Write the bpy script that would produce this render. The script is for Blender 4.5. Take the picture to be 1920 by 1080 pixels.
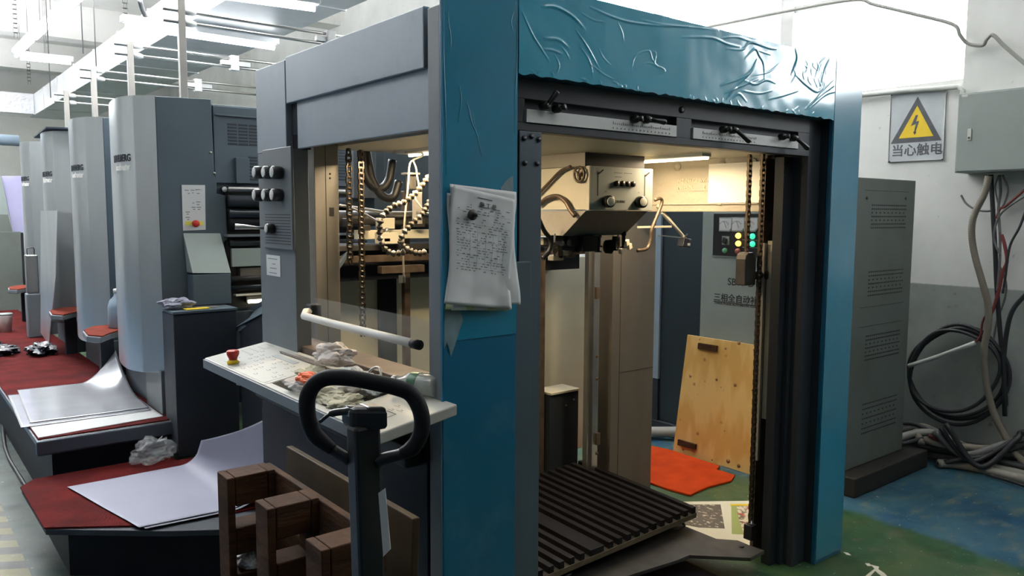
import bpy, bmesh, math, random
import numpy as np
from mathutils import Vector, Matrix, noise
C = bpy.context.scene.collection
SC = bpy.context.scene
for o in list(bpy.data.objects): bpy.data.objects.remove(o)

# ------------------------------------------------------------------ camera
FPX = 1480.; YAW, PIT, ROLL = [math.radians(v) for v in (38.79, 5.39, .28)]
CP = np.array([-1.406, -1.728, 1.5])
Fw = np.array([math.sin(YAW)*math.cos(PIT), math.cos(YAW)*math.cos(PIT), -math.sin(PIT)])
R0 = np.array([math.cos(YAW), -math.sin(YAW), 0.]); U0 = np.cross(R0, Fw)
Rt = R0*math.cos(ROLL)+U0*math.sin(ROLL); Up = -R0*math.sin(ROLL)+U0*math.cos(ROLL)
cam = bpy.data.cameras.new('camera'); camo = bpy.data.objects.new('camera', cam); C.objects.link(camo)
cam.sensor_width = 36; cam.lens = FPX/1920*36; cam.clip_start = .05; cam.clip_end = 200
M = Matrix(((Rt[0], Up[0], -Fw[0], CP[0]), (Rt[1], Up[1], -Fw[1], CP[1]), (Rt[2], Up[2], -Fw[2], CP[2]), (0, 0, 0, 1)))
camo.matrix_world = M
SC.camera = camo

def _ray(u, v): return Fw+Rt*(u-960)/FPX-Up*(v-540)/FPX
def _pl(u, v, i, c):
    d = _ray(u, v); t = (c-CP[i])/d[i]; return CP+t*d
def on_x(u, v, x): return _pl(u, v, 0, x)     # survey helpers: a sighted direction meets a real plane of the machine or the room
def on_y(u, v, y): return _pl(u, v, 1, y)
def on_z(u, v, z): return _pl(u, v, 2, z)

# ------------------------------------------------------------------ world, exposure, large lights
SC.view_settings.view_transform = 'Standard'; SC.view_settings.look = 'None'
SC.view_settings.gamma = 1; SC.view_settings.use_curve_mapping = False
SC.view_settings.exposure = 0.5
w = bpy.data.worlds.new('world'); SC.world = w; w.use_nodes = True
bg = w.node_tree.nodes['Background']; bg.inputs[0].default_value = (.93, .97, 1, 1); bg.inputs[1].default_value = 7.0

def area(name, loc, target, sx, sy, power, col=(1, 1, 1)):
    l = bpy.data.lights.new(name, 'AREA'); l.shape = 'RECTANGLE'; l.size = sx; l.size_y = sy; l.energy = power; l.color = col
    o = bpy.data.objects.new(name, l); C.objects.link(o); o.location = loc
    o.rotation_euler = (Vector(target)-Vector(loc)).to_track_quat('-Z', 'Y').to_euler(); return o
# daylight entering by the high windows in the right wall
for (y, wd) in ((2.138, 3.5), (-1.3, 1.25)):
    p_ = area('window_portal', (3.83, y, 3.33), (0, y, 3.33), wd, 2.0, 1); p_.data.cycles.is_portal = True
# area lights for hall tubes, down and up; some are added fills without lamps
for (x, y, s, p, up) in ((-2.6, 1.5, 3, 5, 70), (-1.6, 6.5, 5, 60, 330), (.3, 4.2, 3, 80, 250), (-1.5, 11, 6, 90, 420), (1.6, -2.6, 2, 4, 50), (2.6, 2.6, 2.5, 12, 110)):
    area('hall_tube_and_fill', (x, y, 3.5), (x, y, 0), .25, s, p, (.92, .96, 1))
    area('hall_tube_and_fill_up', (x, y, 3.56), (x, y, 9), .25, s, up, (.95, .97, 1))
# warm lamps in the roof of the machine's front unit
area('feeder_lamp', (1.31, .64, 1.735), (1.31, .62, 0), .05, .42, 6.5, (1, .76, .46))
area('feeder_lamp', (.30, .85, 1.735), (.5, .75, 0), .05, .6, 12.5, (1, .76, .46))

# ------------------------------------------------------------------ materials
MATS = {}
def mat(name, col, rough=.5, metal=0, var=0, vscale=6, bump=0, bscale=60, coat=0, spec=.5, emit=None, es=0, trans=0, alpha=1, dirt=None, dirtamt=.5, dscale=3, stretch=None):
    m = bpy.data.materials.new(name); m.use_nodes = True; nt = m.node_tree; b = nt.nodes['Principled BSDF']
    b.inputs['Base Color'].default_value = (*col, 1); b.inputs['Roughness'].default_value = rough; b.inputs['Metallic'].default_value = metal
    b.inputs['Coat Weight'].default_value = coat; b.inputs['Coat Roughness'].default_value = .12
    b.inputs['Specular IOR Level'].default_value = spec
    b.inputs['Transmission Weight'].default_value = trans; b.inputs['Alpha'].default_value = alpha
    if emit: b.inputs['Emission Color'].default_value = (*emit, 1); b.inputs['Emission Strength'].default_value = es
    tc = nt.nodes.new('ShaderNodeTexCoord'); out = tc.outputs['Object']
    if stretch:
        mp = nt.nodes.new('ShaderNodeMapping'); mp.inputs['Scale'].default_value = stretch; nt.links.new(out, mp.inputs[0]); out = mp.outputs[0]
    last = None
    if var:
        n = nt.nodes.new('ShaderNodeTexNoise'); n.inputs['Scale'].default_value = vscale; n.inputs['Detail'].default_value = 5
        nt.links.new(out, n.inputs['Vector'])
        r = nt.nodes.new('ShaderNodeMapRange'); r.inputs[1].default_value = .3; r.inputs[2].default_value = .7; r.inputs[3].default_value = 1-var; r.inputs[4].default_value = 1+var
        nt.links.new(n.outputs['Fac'], r.inputs[0])
        mx = nt.nodes.new('ShaderNodeVectorMath'); mx.operation = 'SCALE'; mx.inputs[0].default_value = col
        nt.links.new(r.outputs[0], mx.inputs['Scale']); last = mx.outputs[0]
    if dirt:
        n = nt.nodes.new('ShaderNodeTexNoise'); n.inputs['Scale'].default_value = dscale; n.inputs['Detail'].default_value = 8; n.inputs['Roughness'].default_value = .65
        nt.links.new(out, n.inputs['Vector'])
        r = nt.nodes.new('ShaderNodeMapRange'); r.inputs[1].default_value = .5; r.inputs[2].default_value = .72; r.inputs[3].default_value = 0; r.inputs[4].default_value = dirtamt
        nt.links.new(n.outputs['Fac'], r.inputs[0])
        mx = nt.nodes.new('ShaderNodeMix'); mx.data_type = 'RGBA'
        nt.links.new(r.outputs[0], mx.inputs[0]); mx.inputs[7].default_value = (*dirt, 1)
        if last: nt.links.new(last, mx.inputs[6])
        else: mx.inputs[6].default_value = (*col, 1)
        last = mx.outputs[2]
    if last: nt.links.new(last, b.inputs['Base Color'])
    if bump:
        n = nt.nodes.new('ShaderNodeTexNoise'); n.inputs['Scale'].default_value = bscale; n.inputs['Detail'].default_value = 4
        nt.links.new(out, n.inputs['Vector'])
        bp = nt.nodes.new('ShaderNodeBump'); bp.inputs['Strength'].default_value = bump; bp.inputs['Distance'].default_value = .01
        nt.links.new(n.outputs['Fac'], bp.inputs['Height']); nt.links.new(bp.outputs[0], b.inputs['Normal'])
    MATS[name] = m; return m

mat('film_blue', (.025, .31, .45), .2, coat=1, var=.07, vscale=2.5, bump=.05, bscale=9)
mat('blue', (.004, .115, .22), .34, coat=.6, var=.08, vscale=3, dirt=(.09, .22, .3), dirtamt=.3, dscale=7)
mat('post_film', (.013, .215, .345), .22, coat=1, var=.07, vscale=2.5, bump=.05, bscale=9)
mat('film_clear', (.30, .42, .46), .25, coat=1, var=.2, vscale=18, bump=.3, bscale=30, alpha=.55)
mat('panel_gray', (.23, .27, .31), .42, metal=.25, var=.10, vscale=2.5, dirt=(.10, .11, .12), dirtamt=.35, dscale=5)
mat('side_gray', (.13, .15, .165), .5, metal=.2, var=.09, vscale=3, bump=.03, bscale=200)
mat('nosing_gray', (.06, .07, .09), .4, metal=.4)
mat('bounce_dark', (.05, .06, .06), .8, var=.2)
mat('dark_gray', (.024, .030, .039), .55, spec=.3, var=.10, vscale=3, bump=.04, bscale=260)
mat('unit_gray', (.065, .092, .113), .5, var=.10, vscale=3, bump=.04, bscale=260)
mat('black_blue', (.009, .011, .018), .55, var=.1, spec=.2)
mat('frame_dark', (.022, .026, .033), .45, metal=.2, var=.1, vscale=4)
mat('silver', (.66, .69, .70), .30, metal=.85, var=.08, vscale=1.6, bump=.02, bscale=20, stretch=(3, 3, .6))
mat('cream', (.62, .58, .46), .45, var=.05)
mat('cast', (.36, .33, .275), .6, var=.08, bump=.45, bscale=28)
mat('head_gray', (.30, .33, .325), .5, var=.05)
mat('beige_metal', (.15, .135, .115), .5, metal=.25, var=.14, vscale=3, dirt=(.10, .08, .06), dirtamt=.5, dscale=3, stretch=(2, 2, .4))
mat('post_metal', (.25, .235, .215), .42, metal=.3, var=.1)
mat('chain', (.11, .085, .06), .35, metal=.85, var=.3, vscale=60)
mat('steel', (.38, .37, .35), .32, metal=.9, var=.1)
mat('steel_dark', (.085, .08, .075), .42, metal=.7, var=.25, vscale=12)
mat('rubber', (.012, .013, .015), .55, spec=.12)
mat('tube_gray', (.008, .009, .011), .45)
mat('plastic_black', (.014, .014, .016), .35)
mat('glass', (.9, .95, .93), .03, alpha=.07, spec=.6)
mat('hose_brown', (.10, .085, .065), .45)
mat('notice_white', (.85, .83, .78), .5)
mat('desk', (.38, .38, .34), .42, var=.05)
mat('desk_mark', (.08, .08, .075), .5)
mat('desk_tint', (.26, .29, .31), .4)
mat('white', (.6, .6, .58), .5, var=.04)
mat('paper', (.60, .61, .61), .6, var=.03)
mat('sheet', (.215, .22, .285), .55, var=.03)
mat('plate_alu', (.62, .63, .68), .16, metal=.4, var=.05)
mat('yellow_paper', (.55, .55, .30), .7)
mat('ink', (.12, .12, .13), .8)
mat('ink_black', (.02, .02, .02), .6)
mat('red', (.42, .02, .012), .4)
mat('yellow', (.75, .52, .02), .5, var=.06, vscale=20)
mat('yellow_lt', (.75, .7, .12), .6)
mat('sign_gray', (.065, .07, .08), .6, dirt=(.25, .25, .25), dirtamt=.25, dscale=15)
mat('sign_white', (.50, .53, .55), .35, var=.1, vscale=7)
mat('red_carpet', (.075, .006, .006), .95, var=.35, vscale=7, bump=.6, bscale=200, dirt=(.05, .008, .01), dirtamt=.85, dscale=4, spec=.12)
mat('orange_mat', (.42, .042, .005), .9, var=.15, vscale=10, bump=.4, bscale=200, spec=.12)
mat('foot_mat', (.13, .02, .011), .9, var=.25, vscale=14, spec=.12)
mat('pale_glass', (.62, .61, .48), .35, var=.1, vscale=4)
mat('brown_metal', (.13, .095, .07), .45, metal=.5, var=.3, vscale=20)
mat('ply_edge', (.10, .075, .04), .7, var=.4, vscale=30, stretch=(1, 1, 12))
mat('slat', (.012, .011, .012), .38, var=.2, vscale=20, spec=.12)
mat('cab_gray', (.125, .145, .13), .55, var=.07, vscale=2, dirt=(.09, .085, .065), dirtamt=.5, dscale=3)
mat('cab_light', (.25, .29, .275), .5, var=.05)
mat('cab_dark', (.018, .030, .040), .5)
mat('cab_edge', (.22, .29, .36), .5)
mat('elbox', (.25, .28, .265), .5, var=.03)
mat('plinth', (.016, .014, .012), .7)
mat('cable', (.022, .024, .028), .5)
mat('cable_gray', (.14, .14, .14), .5, var=.3, vscale=20)
mat('cable_red', (.20, .04, .035), .5)
mat('conduit', (.22, .195, .155), .65, var=.15)
mat('pvc', (.55, .57, .53), .5)
mat('hose_gray', (.27, .27, .245), .55, var=.1)
mat('rag', (.56, .53, .40), .85, var=.1, vscale=20)
mat('rag_white', (.62, .57, .53), .8, var=.1, vscale=20)
mat('wood_old', (.050, .022, .010), .75, var=.45, vscale=9, bump=.3, bscale=30, stretch=(1, 1, 4), dirt=(.02, .015, .012), dirtamt=.7, dscale=8, spec=.12)
mat('knot_brown', (.24, .12, .04), .6, var=.3, vscale=40)
mat('board_old', (.055, .038, .021), .6, var=.3, vscale=4, dirt=(.025, .02, .016), dirtamt=.8, dscale=6, spec=.12)
mat('duct', (.66, .67, .68), .4, metal=.35, var=.06)
mat('foil', (.75, .76, .8), .25, metal=.8, bump=.8, bscale=12)
mat('lamp_on', (1, 1, 1), .5, emit=(.95, .98, 1), es=9)
mat('lamp_warm', (1, .9, .7), .5, emit=(1, .86, .6), es=7)
mat('work_lamp', (1, 1, .8), .5, emit=(1, .93, .70), es=5)
mat('led_yellow', (1, .6, .1), .4, emit=(1, .62, .10), es=2.2)
mat('led_green', (.1, .8, .5), .4, emit=(.05, .85, .45), es=.7)
mat('btn_green', (.08, .30, .16), .4)
mat('btn_red', (.42, .12, .10), .4)
mat('screen', (.45, .43, .65), .35, var=.06)
mat('green_glass', (.04, .14, .075), .3)
mat('clear_plastic', (.55, .58, .60), .18, alpha=.30, bump=.8, bscale=25)
mat('bottle', (.50, .53, .50), .12, alpha=.55, coat=.6)
mat('bag_orange', (.78, .12, .015), .5)
mat('black_bag', (.012, .012, .02), .22, bump=.6, bscale=20)
mat('roller', (.05, .055, .06), .25, metal=.6)
mat('vent_dark', (.012, .02, .03), .5)
mat('poster_cream', (.66, .62, .48), .6)
mat('poster_green', (.30, .34, .10), .6)
mat('floor_white', (.55, .52, .42), .7)

def mix_mat(name, c1, c2, scale, lo, hi, rough=.6, stretch=None, kind='noise', extra=None, bump=0):
    m = bpy.data.materials.new(name); m.use_nodes = True; nt = m.node_tree; b = nt.nodes['Principled BSDF']; b.inputs['Roughness'].default_value = rough
    tc = nt.nodes.new('ShaderNodeTexCoord'); mp = nt.nodes.new('ShaderNodeMapping')
    if stretch: mp.inputs['Scale'].default_value = stretch
    nt.links.new(tc.outputs['Object'], mp.inputs[0])
    if kind == 'noise':
        n = nt.nodes.new('ShaderNodeTexNoise'); n.inputs['Detail'].default_value = 8; n.inputs['Roughness'].default_value = .62; fac = n.outputs['Fac']
    elif kind == 'wave':
        n = nt.nodes.new('ShaderNodeTexWave'); n.inputs['Distortion'].default_value = 5; n.inputs['Detail'].default_value = 3; fac = n.outputs['Fac']
    else:
        n = nt.nodes.new('ShaderNodeTexVoronoi'); fac = n.outputs['Distance']
    n.inputs['Scale'].default_value = scale; nt.links.new(mp.outputs[0], n.inputs['Vector'])
    r = nt.nodes.new('ShaderNodeMapRange'); r.inputs[1].default_value = lo; r.inputs[2].default_value = hi; nt.links.new(fac, r.inputs[0])
    mx = nt.nodes.new('ShaderNodeMix'); mx.data_type = 'RGBA'; nt.links.new(r.outputs[0], mx.inputs[0])
    mx.inputs[6].default_value = (*c1, 1); mx.inputs[7].default_value = (*c2, 1); last = mx.outputs[2]
    if extra:
        c3, sc, lo3, hi3, k3 = extra
        n2 = nt.nodes.new('ShaderNodeTexNoise' if k3 == 'noise' else 'ShaderNodeTexVoronoi'); n2.inputs['Scale'].default_value = sc
        nt.links.new(tc.outputs['Object'], n2.inputs['Vector'])
        if k3 == 'noise': n2.inputs['Detail'].default_value = 8
        r2 = nt.nodes.new('ShaderNodeMapRange'); r2.inputs[1].default_value = lo3; r2.inputs[2].default_value = hi3
        nt.links.new(n2.outputs['Fac' if k3 == 'noise' else 'Distance'], r2.inputs[0])
        mx2 = nt.nodes.new('ShaderNodeMix'); mx2.data_type = 'RGBA'; nt.links.new(r2.outputs[0], mx2.inputs[0]); nt.links.new(last, mx2.inputs[6]); mx2.inputs[7].default_value = (*c3, 1); last = mx2.outputs[2]
    nt.links.new(last, b.inputs['Base Color']); MATS[name] = m; return m
mix_mat('plywood', (.66, .45, .17), (.56, .34, .10), 7, .2, .9, .5, (1, 1.6, .35), 'wave', ((.22, .11, .03), 9, .13, .03, 'vor'))
mix_mat('poster_dark', (.10, .08, .06), (.62, .55, .40), 40, .55, .62, .5)
mix_mat('poster_red', (.62, .55, .40), (.12, .09, .05), 30, .50, .56, .5, extra=((.45, .05, .03), 14, .58, .64, 'noise'))
mix_mat('clean_wall', (.80, .79, .76), (.68, .67, .63), 1.5, .4, .8, .85, extra=((.45, .44, .40), 6, .66, .78, 'noise'))

# floor: green paint with a blue field on the right, worn patches and a hazard strip on the left
m = bpy.data.materials.new('floor_paint'); m.use_nodes = True; nt = m.node_tree; b = nt.nodes['Principled BSDF']; b.inputs['Roughness'].default_value = .42; MATS['floor_paint'] = m
def N(t, **k):
    n = nt.nodes.new(t)
    for a, v in k.items(): setattr(n, a, v)
    return n
def Lk(a, b_): nt.links.new(a, b_)
tc = N('ShaderNodeTexCoord'); sx = N('ShaderNodeSeparateXYZ'); Lk(tc.outputs['Object'], sx.inputs[0])
def noi(s, d=8, rough=.6, st=None):
    n = N('ShaderNodeTexNoise'); n.inputs['Scale'].default_value = s; n.inputs['Detail'].default_value = d; n.inputs['Roughness'].default_value = rough
    if st:
        mp = N('ShaderNodeMapping'); mp.inputs['Scale'].default_value = st; Lk(tc.outputs['Object'], mp.inputs[0]); Lk(mp.outputs[0], n.inputs['Vector'])
    else: Lk(tc.outputs['Object'], n.inputs['Vector'])
    return n.outputs['Fac']
def mr(src, a, b2, c=0, d=1):
    r = N('ShaderNodeMapRange'); r.inputs[1].default_value = a; r.inputs[2].default_value = b2; r.inputs[3].default_value = c; r.inputs[4].default_value = d; Lk(src, r.inputs[0]); return r.outputs[0]
def mixc(f, a, b2):
    mx = N('ShaderNodeMix', data_type='RGBA')
    Lk(f, mx.inputs[0])
    for i, v in ((6, a), (7, b2)):
        if isinstance(v, tuple): mx.inputs[i].default_value = (*v, 1)
        else: Lk(v, mx.inputs[i])
    return mx.outputs[2]
def mth(op, a, b2=None):
    n = N('ShaderNodeMath', operation=op)
    for i, v in enumerate((a, b2)):
        if v is None: continue
        if isinstance(v, (int, float)): n.inputs[i].default_value = v
        else: Lk(v, n.inputs[i])
    return n.outputs[0]
green = mixc(mr(noi(3.2), .35, .7), (.008, .060, .026), (.055, .085, .024))
green = mixc(mr(noi(9), .55, .75), green, (.095, .085, .05))
bluef = mixc(mr(noi(2.6, st=(1, 1.6, 1)), .38, .68), (.012, .065, .125), (.045, .12, .15))
bluef = mixc(mr(noi(7, st=(1, 2, 1)), .52, .68), bluef, (.10, .135, .12))
# boundary runs in a line: blue where a*x+b*y > c, wavering
A_ = on_z(1585, 955, 0); B_ = on_z(1900, 1060, 0)
dx, dy = B_[0]-A_[0], B_[1]-A_[1]; ln = math.hypot(dx, dy); nx, ny = -dy/ln, dx/ln; cc = nx*A_[0]+ny*A_[1]
s = mth('ADD', mth('MULTIPLY', sx.outputs[0], nx), mth('MULTIPLY', sx.outputs[1], ny)); s = mth('SUBTRACT', s, cc)
s = mth('ADD', s, mth('MULTIPLY', mth('SUBTRACT', noi(4), .5), .18))
col = mixc(mr(s, -.03, .03), green, bluef)
leftg = mixc(mr(noi(4), .4, .7), (.014, .034, .028), (.034, .052, .044))
col = mixc(mr(sx.outputs[0], -.3, -.6), col, leftg)
# hazard strip at x about -1.0 .. -1.1
st = mth('MULTIPLY', mth('GREATER_THAN', sx.outputs[0], -1.09), mth('LESS_THAN', sx.outputs[0], -.985))
sw = mth('GREATER_THAN', mth('FRACT', mth('MULTIPLY', mth('ADD', sx.outputs[1], mth('MULTIPLY', sx.outputs[0], .6)), 5.5)), .5)
hz = mixc(sw, (.025, .028, .022), (.11, .10, .035))
col = mixc(st, col, hz)
col = mixc(mth('MULTIPLY', mth('LESS_THAN', sx.outputs[0], -1.12), .8), col, (.02, .07, .14))
col = mixc(mr(noi(22, 4, .6, (1, 1.8, 1)), .66, .69), col, (.26, .27, .21))
Lk(col, b.inputs['Base Color']); Lk(mr(noi(5), .3, .7, .3, .6), b.inputs['Roughness'])

# wall: white above, grey-green wainscot below, cracks and stains
m = bpy.data.materials.new('wall_paint'); m.use_nodes = True; nt = m.node_tree; b = nt.nodes['Principled BSDF']; b.inputs['Roughness'].default_value = .85; MATS['wall_paint'] = m
tc = N('ShaderNodeTexCoord'); sx = N('ShaderNodeSeparateXYZ'); Lk(tc.outputs['Object'], sx.inputs[0])
wh = mixc(mr(noi(1.6), .4, .75), (.80, .80, .77), (.64, .64, .61)); wh = mixc(mr(noi(14), .66, .76), wh, (.33, .32, .29))
lo = mixc(mr(noi(3), .4, .7), (.34, .37, .345), (.26, .285, .265)); lo = mixc(mr(noi(12), .64, .75), lo, (.16, .16, .14))
z = mth('ADD', sx.outputs[2], mth('MULTIPLY', noi(30, 3), .01))
Lk(mixc(mr(z, 1.067, 1.075), lo, wh), b.inputs['Base Color'])

# ------------------------------------------------------------------ mesh helpers
class MB:
    def __init__(s): s.v = []; s.f = []; s.smooth = []
    def add(s, vs, fs, smooth=False):
        n = len(s.v); s.v += [tuple(map(float, p)) for p in vs]; s.f += [tuple(i+n for i in f) for f in fs]; s.smooth += [smooth]*len(fs); return s
    def box(s, x0, x1, y0, y1, z0, z1):
        if x0 > x1: x0, x1 = x1, x0
        if y0 > y1: y0, y1 = y1, y0
        if z0 > z1: z0, z1 = z1, z0
        return s.add([(x0, y0, z0), (x1, y0, z0), (x1, y1, z0), (x0, y1, z0), (x0, y0, z1), (x1, y0, z1), (x1, y1, z1), (x0, y1, z1)],
                     [(0, 3, 2, 1), (4, 5, 6, 7), (0, 1, 5, 4), (1, 2, 6, 5), (2, 3, 7, 6), (3, 0, 4, 7)])
    def obox(s, c, ax, ay, az):   # oriented box, half axes
        c, ax, ay, az = map(np.array, (c, ax, ay, az)); vs = []
        for k in (-1, 1):
            for (i, j) in ((-1, -1), (1, -1), (1, 1), (-1, 1)): vs.append(c+i*ax+j*ay+k*az)
        return s.add(vs, [(0, 3, 2, 1), (4, 5, 6, 7), (0, 1, 5, 4), (1, 2, 6, 5), (2, 3, 7, 6), (3, 0, 4, 7)])
    def bar(s, a, b, w, h, up=(0, 0, 1)):
        a, b = np.array(a, float), np.array(b, float); d = b-a; L = np.linalg.norm(d); d = d/L; u = np.array(up, float); r = np.cross(d, u)
        if np.linalg.norm(r) < 1e-4: r = np.cross(d, (0, 1, 0))
        r /= np.linalg.norm(r); u = np.cross(r, d)
        return s.obox((a+b)/2, d*L/2, r*w/2, u*h/2)
    def prism(s, pts, vec):       # polygon (list of 3D points) extruded by vec
        n = len(pts); v = [np.array(p, float) for p in pts]; e = np.array(vec, float)
        return s.add([*v, *[p+e for p in v]], [tuple(range(n))[::-1], tuple(range(n, 2*n))]+[(i, (i+1) % n, (i+1) % n+n, i+n) for i in range(n)])
    def tube(s, path, r, n=10, closed=False):
        P = [np.array(p, float) for p in path]; m_ = len(P); rr = r if hasattr(r, '__len__') else [r]*m_
        t0 = P[1]-P[0]; t0 /= np.linalg.norm(t0); a = np.array((0, 0, 1.)) if abs(t0[2]) < .9 else np.array((1., 0, 0))
        u = np.cross(t0, a); u /= np.linalg.norm(u); vs = []
        for i in range(m_):
            if closed: t = P[(i+1) % m_]-P[i-1]
            else: t = P[min(i+1, m_-1)]-P[max(i-1, 0)]
            t = t/(np.linalg.norm(t)+1e-12); u = u-t*(u@t); u /= np.linalg.norm(u); w_ = np.cross(t, u)
            for k in range(n):
                an = 2*math.pi*k/n; vs.append(P[i]+rr[i]*(math.cos(an)*u+math.sin(an)*w_))
        fs = []
        for i in range(m_ if closed else m_-1):
            for k in range(n): j = (i+1) % m_; fs.append((i*n+k, i*n+(k+1) % n, j*n+(k+1) % n, j*n+k))
        if not closed: fs += [tuple(range(n))[::-1], tuple(range((m_-1)*n, m_*n))]
        return s.add(vs, fs, True)
    def cyl(s, a, b, r, n=16): return s.tube([a, b], r, n)
    def lathe(s, prof, c, axis=(0, 0, 1), n=20):   # prof [(r, h)]
        ax = Vector(axis).normalized(); q = ax.to_track_quat('Z', 'Y'); c = Vector(c); vs = []
        for (r, h) in prof:
            for k in range(n):
                an = 2*math.pi*k/n; vs.append(tuple(c+q@Vector((r*math.cos(an), r*math.sin(an), h))))
        m_ = len(prof); fs = [(i*n+k, i*n+(k+1) % n, (i+1)*n+(k+1) % n, (i+1)*n+k) for i in range(m_-1) for k in range(n)]
        fs += [tuple(range(n))[::-1], tuple(range((m_-1)*n, m_*n))]
        return s.add(vs, fs, True)
    def grid(s, fn, nu, nv, thick=None, smooth=True):
        vs = [fn(i/nu, j/nv) for j in range(nv+1) for i in range(nu+1)]; W = nu+1
        fs = [(j*W+i, j*W+i+1, (j+1)*W+i+1, (j+1)*W+i) for j in range(nv) for i in range(nu)]
        if thick is not None:
            t = np.array(thick); n0 = len(vs); vs = vs+[np.array(p)-t for p in vs]
            fs = fs+[tuple(k+n0 for k in f[::-1]) for f in fs]
            ed = [i for i in range(W)]+[j*W+nu for j in range(1, nv+1)]+[nv*W+i for i in range(nu-1, -1, -1)]+[j*W for j in range(nv-1, 0, -1)]
            for a_, b_ in zip(ed, ed[1:]+ed[:1]): fs.append((b_, a_, a_+n0, b_+n0))
        return s.add(vs, fs, smooth)
    def build(s, name, m, parent=None, bevel=0, sub=0, kind=None, seg=2):
        org = np.array(parent['_o']) if parent is not None and '_o' in parent else np.zeros(3)
        me = bpy.data.meshes.new(name); me.from_pydata([tuple(np.array(p)-org) for p in s.v], [], s.f)
        bm = bmesh.new(); bm.from_mesh(me); bmesh.ops.recalc_face_normals(bm, faces=bm.faces); bm.to_mesh(me); bm.free()
        me.polygons.foreach_set('use_smooth', s.smooth)
        me.materials.append(MATS[m] if isinstance(m, str) else m); me.update()
        o = bpy.data.objects.new(name, me); C.objects.link(o)
        if parent is not None: o.parent = parent; o['_o'] = list(map(float, org))
        else: o['_o'] = [0., 0., 0.]
        if bevel:
            b = o.modifiers.new('bevel', 'BEVEL'); b.width = bevel; b.segments = seg; b.limit_method = 'ANGLE'; b.angle_limit = .7
        if sub:
            b = o.modifiers.new('sub', 'SUBSURF'); b.levels = sub; b.render_levels = sub
        if kind: o['kind'] = kind
        return o
def tag(o, label, cat, group=None, kind=None):
    o['label'] = label; o['category'] = cat
    if group: o['group'] = group
    if kind: o['kind'] = kind
    return o
def empty(name, loc, label=None, cat=None, group=None):
    o = bpy.data.objects.new(name, None); C.objects.link(o); o.location = tuple(map(float, loc)); o['_o'] = list(map(float, loc)); o.empty_display_size = .1
    if label: tag(o, label, cat, group)
    return o
def struct(name, mb, m, **k): return mb.build(name, m, kind='structure', **k)
def kids(o): return [c for c in bpy.data.objects if c.parent == o]
def copy_tree(o, parent=None):
    c = o.copy(); C.objects.link(c)
    if parent is not None: c.parent = parent
    for ch in kids(o): copy_tree(ch, c)
    return c
def text(name, body, size, m, org, right, up, parent=None, depth=.0006, align='LEFT', squash=1, bold=0):
    cu = bpy.data.curves.new(name, 'FONT'); cu.body = body; cu.size = size; cu.extrude = depth; cu.align_x = align; cu.resolution_u = 3; cu.offset = bold
    t = bpy.data.objects.new(name, cu); C.objects.link(t); bpy.context.view_layer.update()
    me = bpy.data.meshes.new_from_object(t.evaluated_get(bpy.context.evaluated_depsgraph_get())); bpy.data.objects.remove(t)
    r = Vector(right).normalized(); u = Vector(up).normalized(); n = r.cross(u)
    o_ = np.array(parent['_o']) if parent is not None else np.zeros(3)
    R3 = Matrix((r*squash, u, n)).transposed(); og = Vector(org)-Vector(o_)
    for v in me.vertices: v.co = R3@v.co+og
    me.name = name; me.materials.clear(); me.materials.append(MATS[m]); ob = bpy.data.objects.new(name, me); C.objects.link(ob)
    if parent is not None: ob.parent = parent
    ob['_o'] = list(map(float, o_)); return ob
def smooth_path(pts, n=8):     # Catmull-Rom
    P = [np.array(p, float) for p in pts]; P = [2*P[0]-P[1]]+P+[2*P[-1]-P[-2]]; out = []
    for i in range(1, len(P)-2):
        for k in range(n):
            t = k/n; a, b, c, d = P[i-1:i+3]
            out.append(.5*((2*b)+(c-a)*t+(2*a-5*b+4*c-d)*t*t+(3*b-a-3*c+d)*t**3))
    out.append(P[-2]); return out
def crumple(name, c, size, m, seed=0, amp=.35, parent=None, sub=4, flat=True, floor_z=None, rot=0):
    bm = bmesh.new(); bmesh.ops.create_icosphere(bm, subdivisions=sub, radius=1)
    vs = []
    for v in bm.verts:
        p = v.co.copy(); q = p*1.7+Vector((seed*3.1, seed*1.7, 0))
        d = 1+amp*(noise.noise(q)*1.2)+amp*.6*abs(noise.noise(q*2.7))-amp*.25*abs(noise.noise(q*6))*2
        p = p*d; x, y = p.x*size[0], p.y*size[1]; z_ = p.z*size[2]
        xr, yr = x*math.cos(rot)-y*math.sin(rot), x*math.sin(rot)+y*math.cos(rot)
        zz = c[2]+z_
        if floor_z is not None: zz = max(zz, floor_z+.0015)
        vs.append((c[0]+xr, c[1]+yr, zz))
    fs = [tuple(v.index for v in f.verts) for f in bm.faces]; bm.free()
    return MB().add(vs, fs, not flat).build(name, m, parent)
def chain_mesh(x, y, z0, z1, pitch=.021, w=.020, axis='x', strands=1, name='lift_chain'):
    mb = MB(); n = int((z1-z0)/pitch)
    for k in range(n):
        z_ = z0+(k+.5)*pitch; ww = w*.5 if k % 2 else w*.36
        for s_ in (-1, 1):
            px, py = (x+s_*ww, y) if axis == 'x' else (x, y+s_*ww)
            if axis == 'x': mb.box(px-.0016, px+.0016, y-.0055, y+.0055, z_-pitch*.62, z_+pitch*.62)
            else: mb.box(x-.0055, x+.0055, py-.0016, py+.0016, z_-pitch*.62, z_+pitch*.62)
        a = (x-w*.34, y, z_+pitch*.5); b_ = (x+w*.34, y, z_+pitch*.5)
        if axis != 'x': a = (x, y-w*.34, z_+pitch*.5); b_ = (x, y+w*.34, z_+pitch*.5)
        mb.cyl(a, b_, .0065, 8)
    return mb

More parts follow.
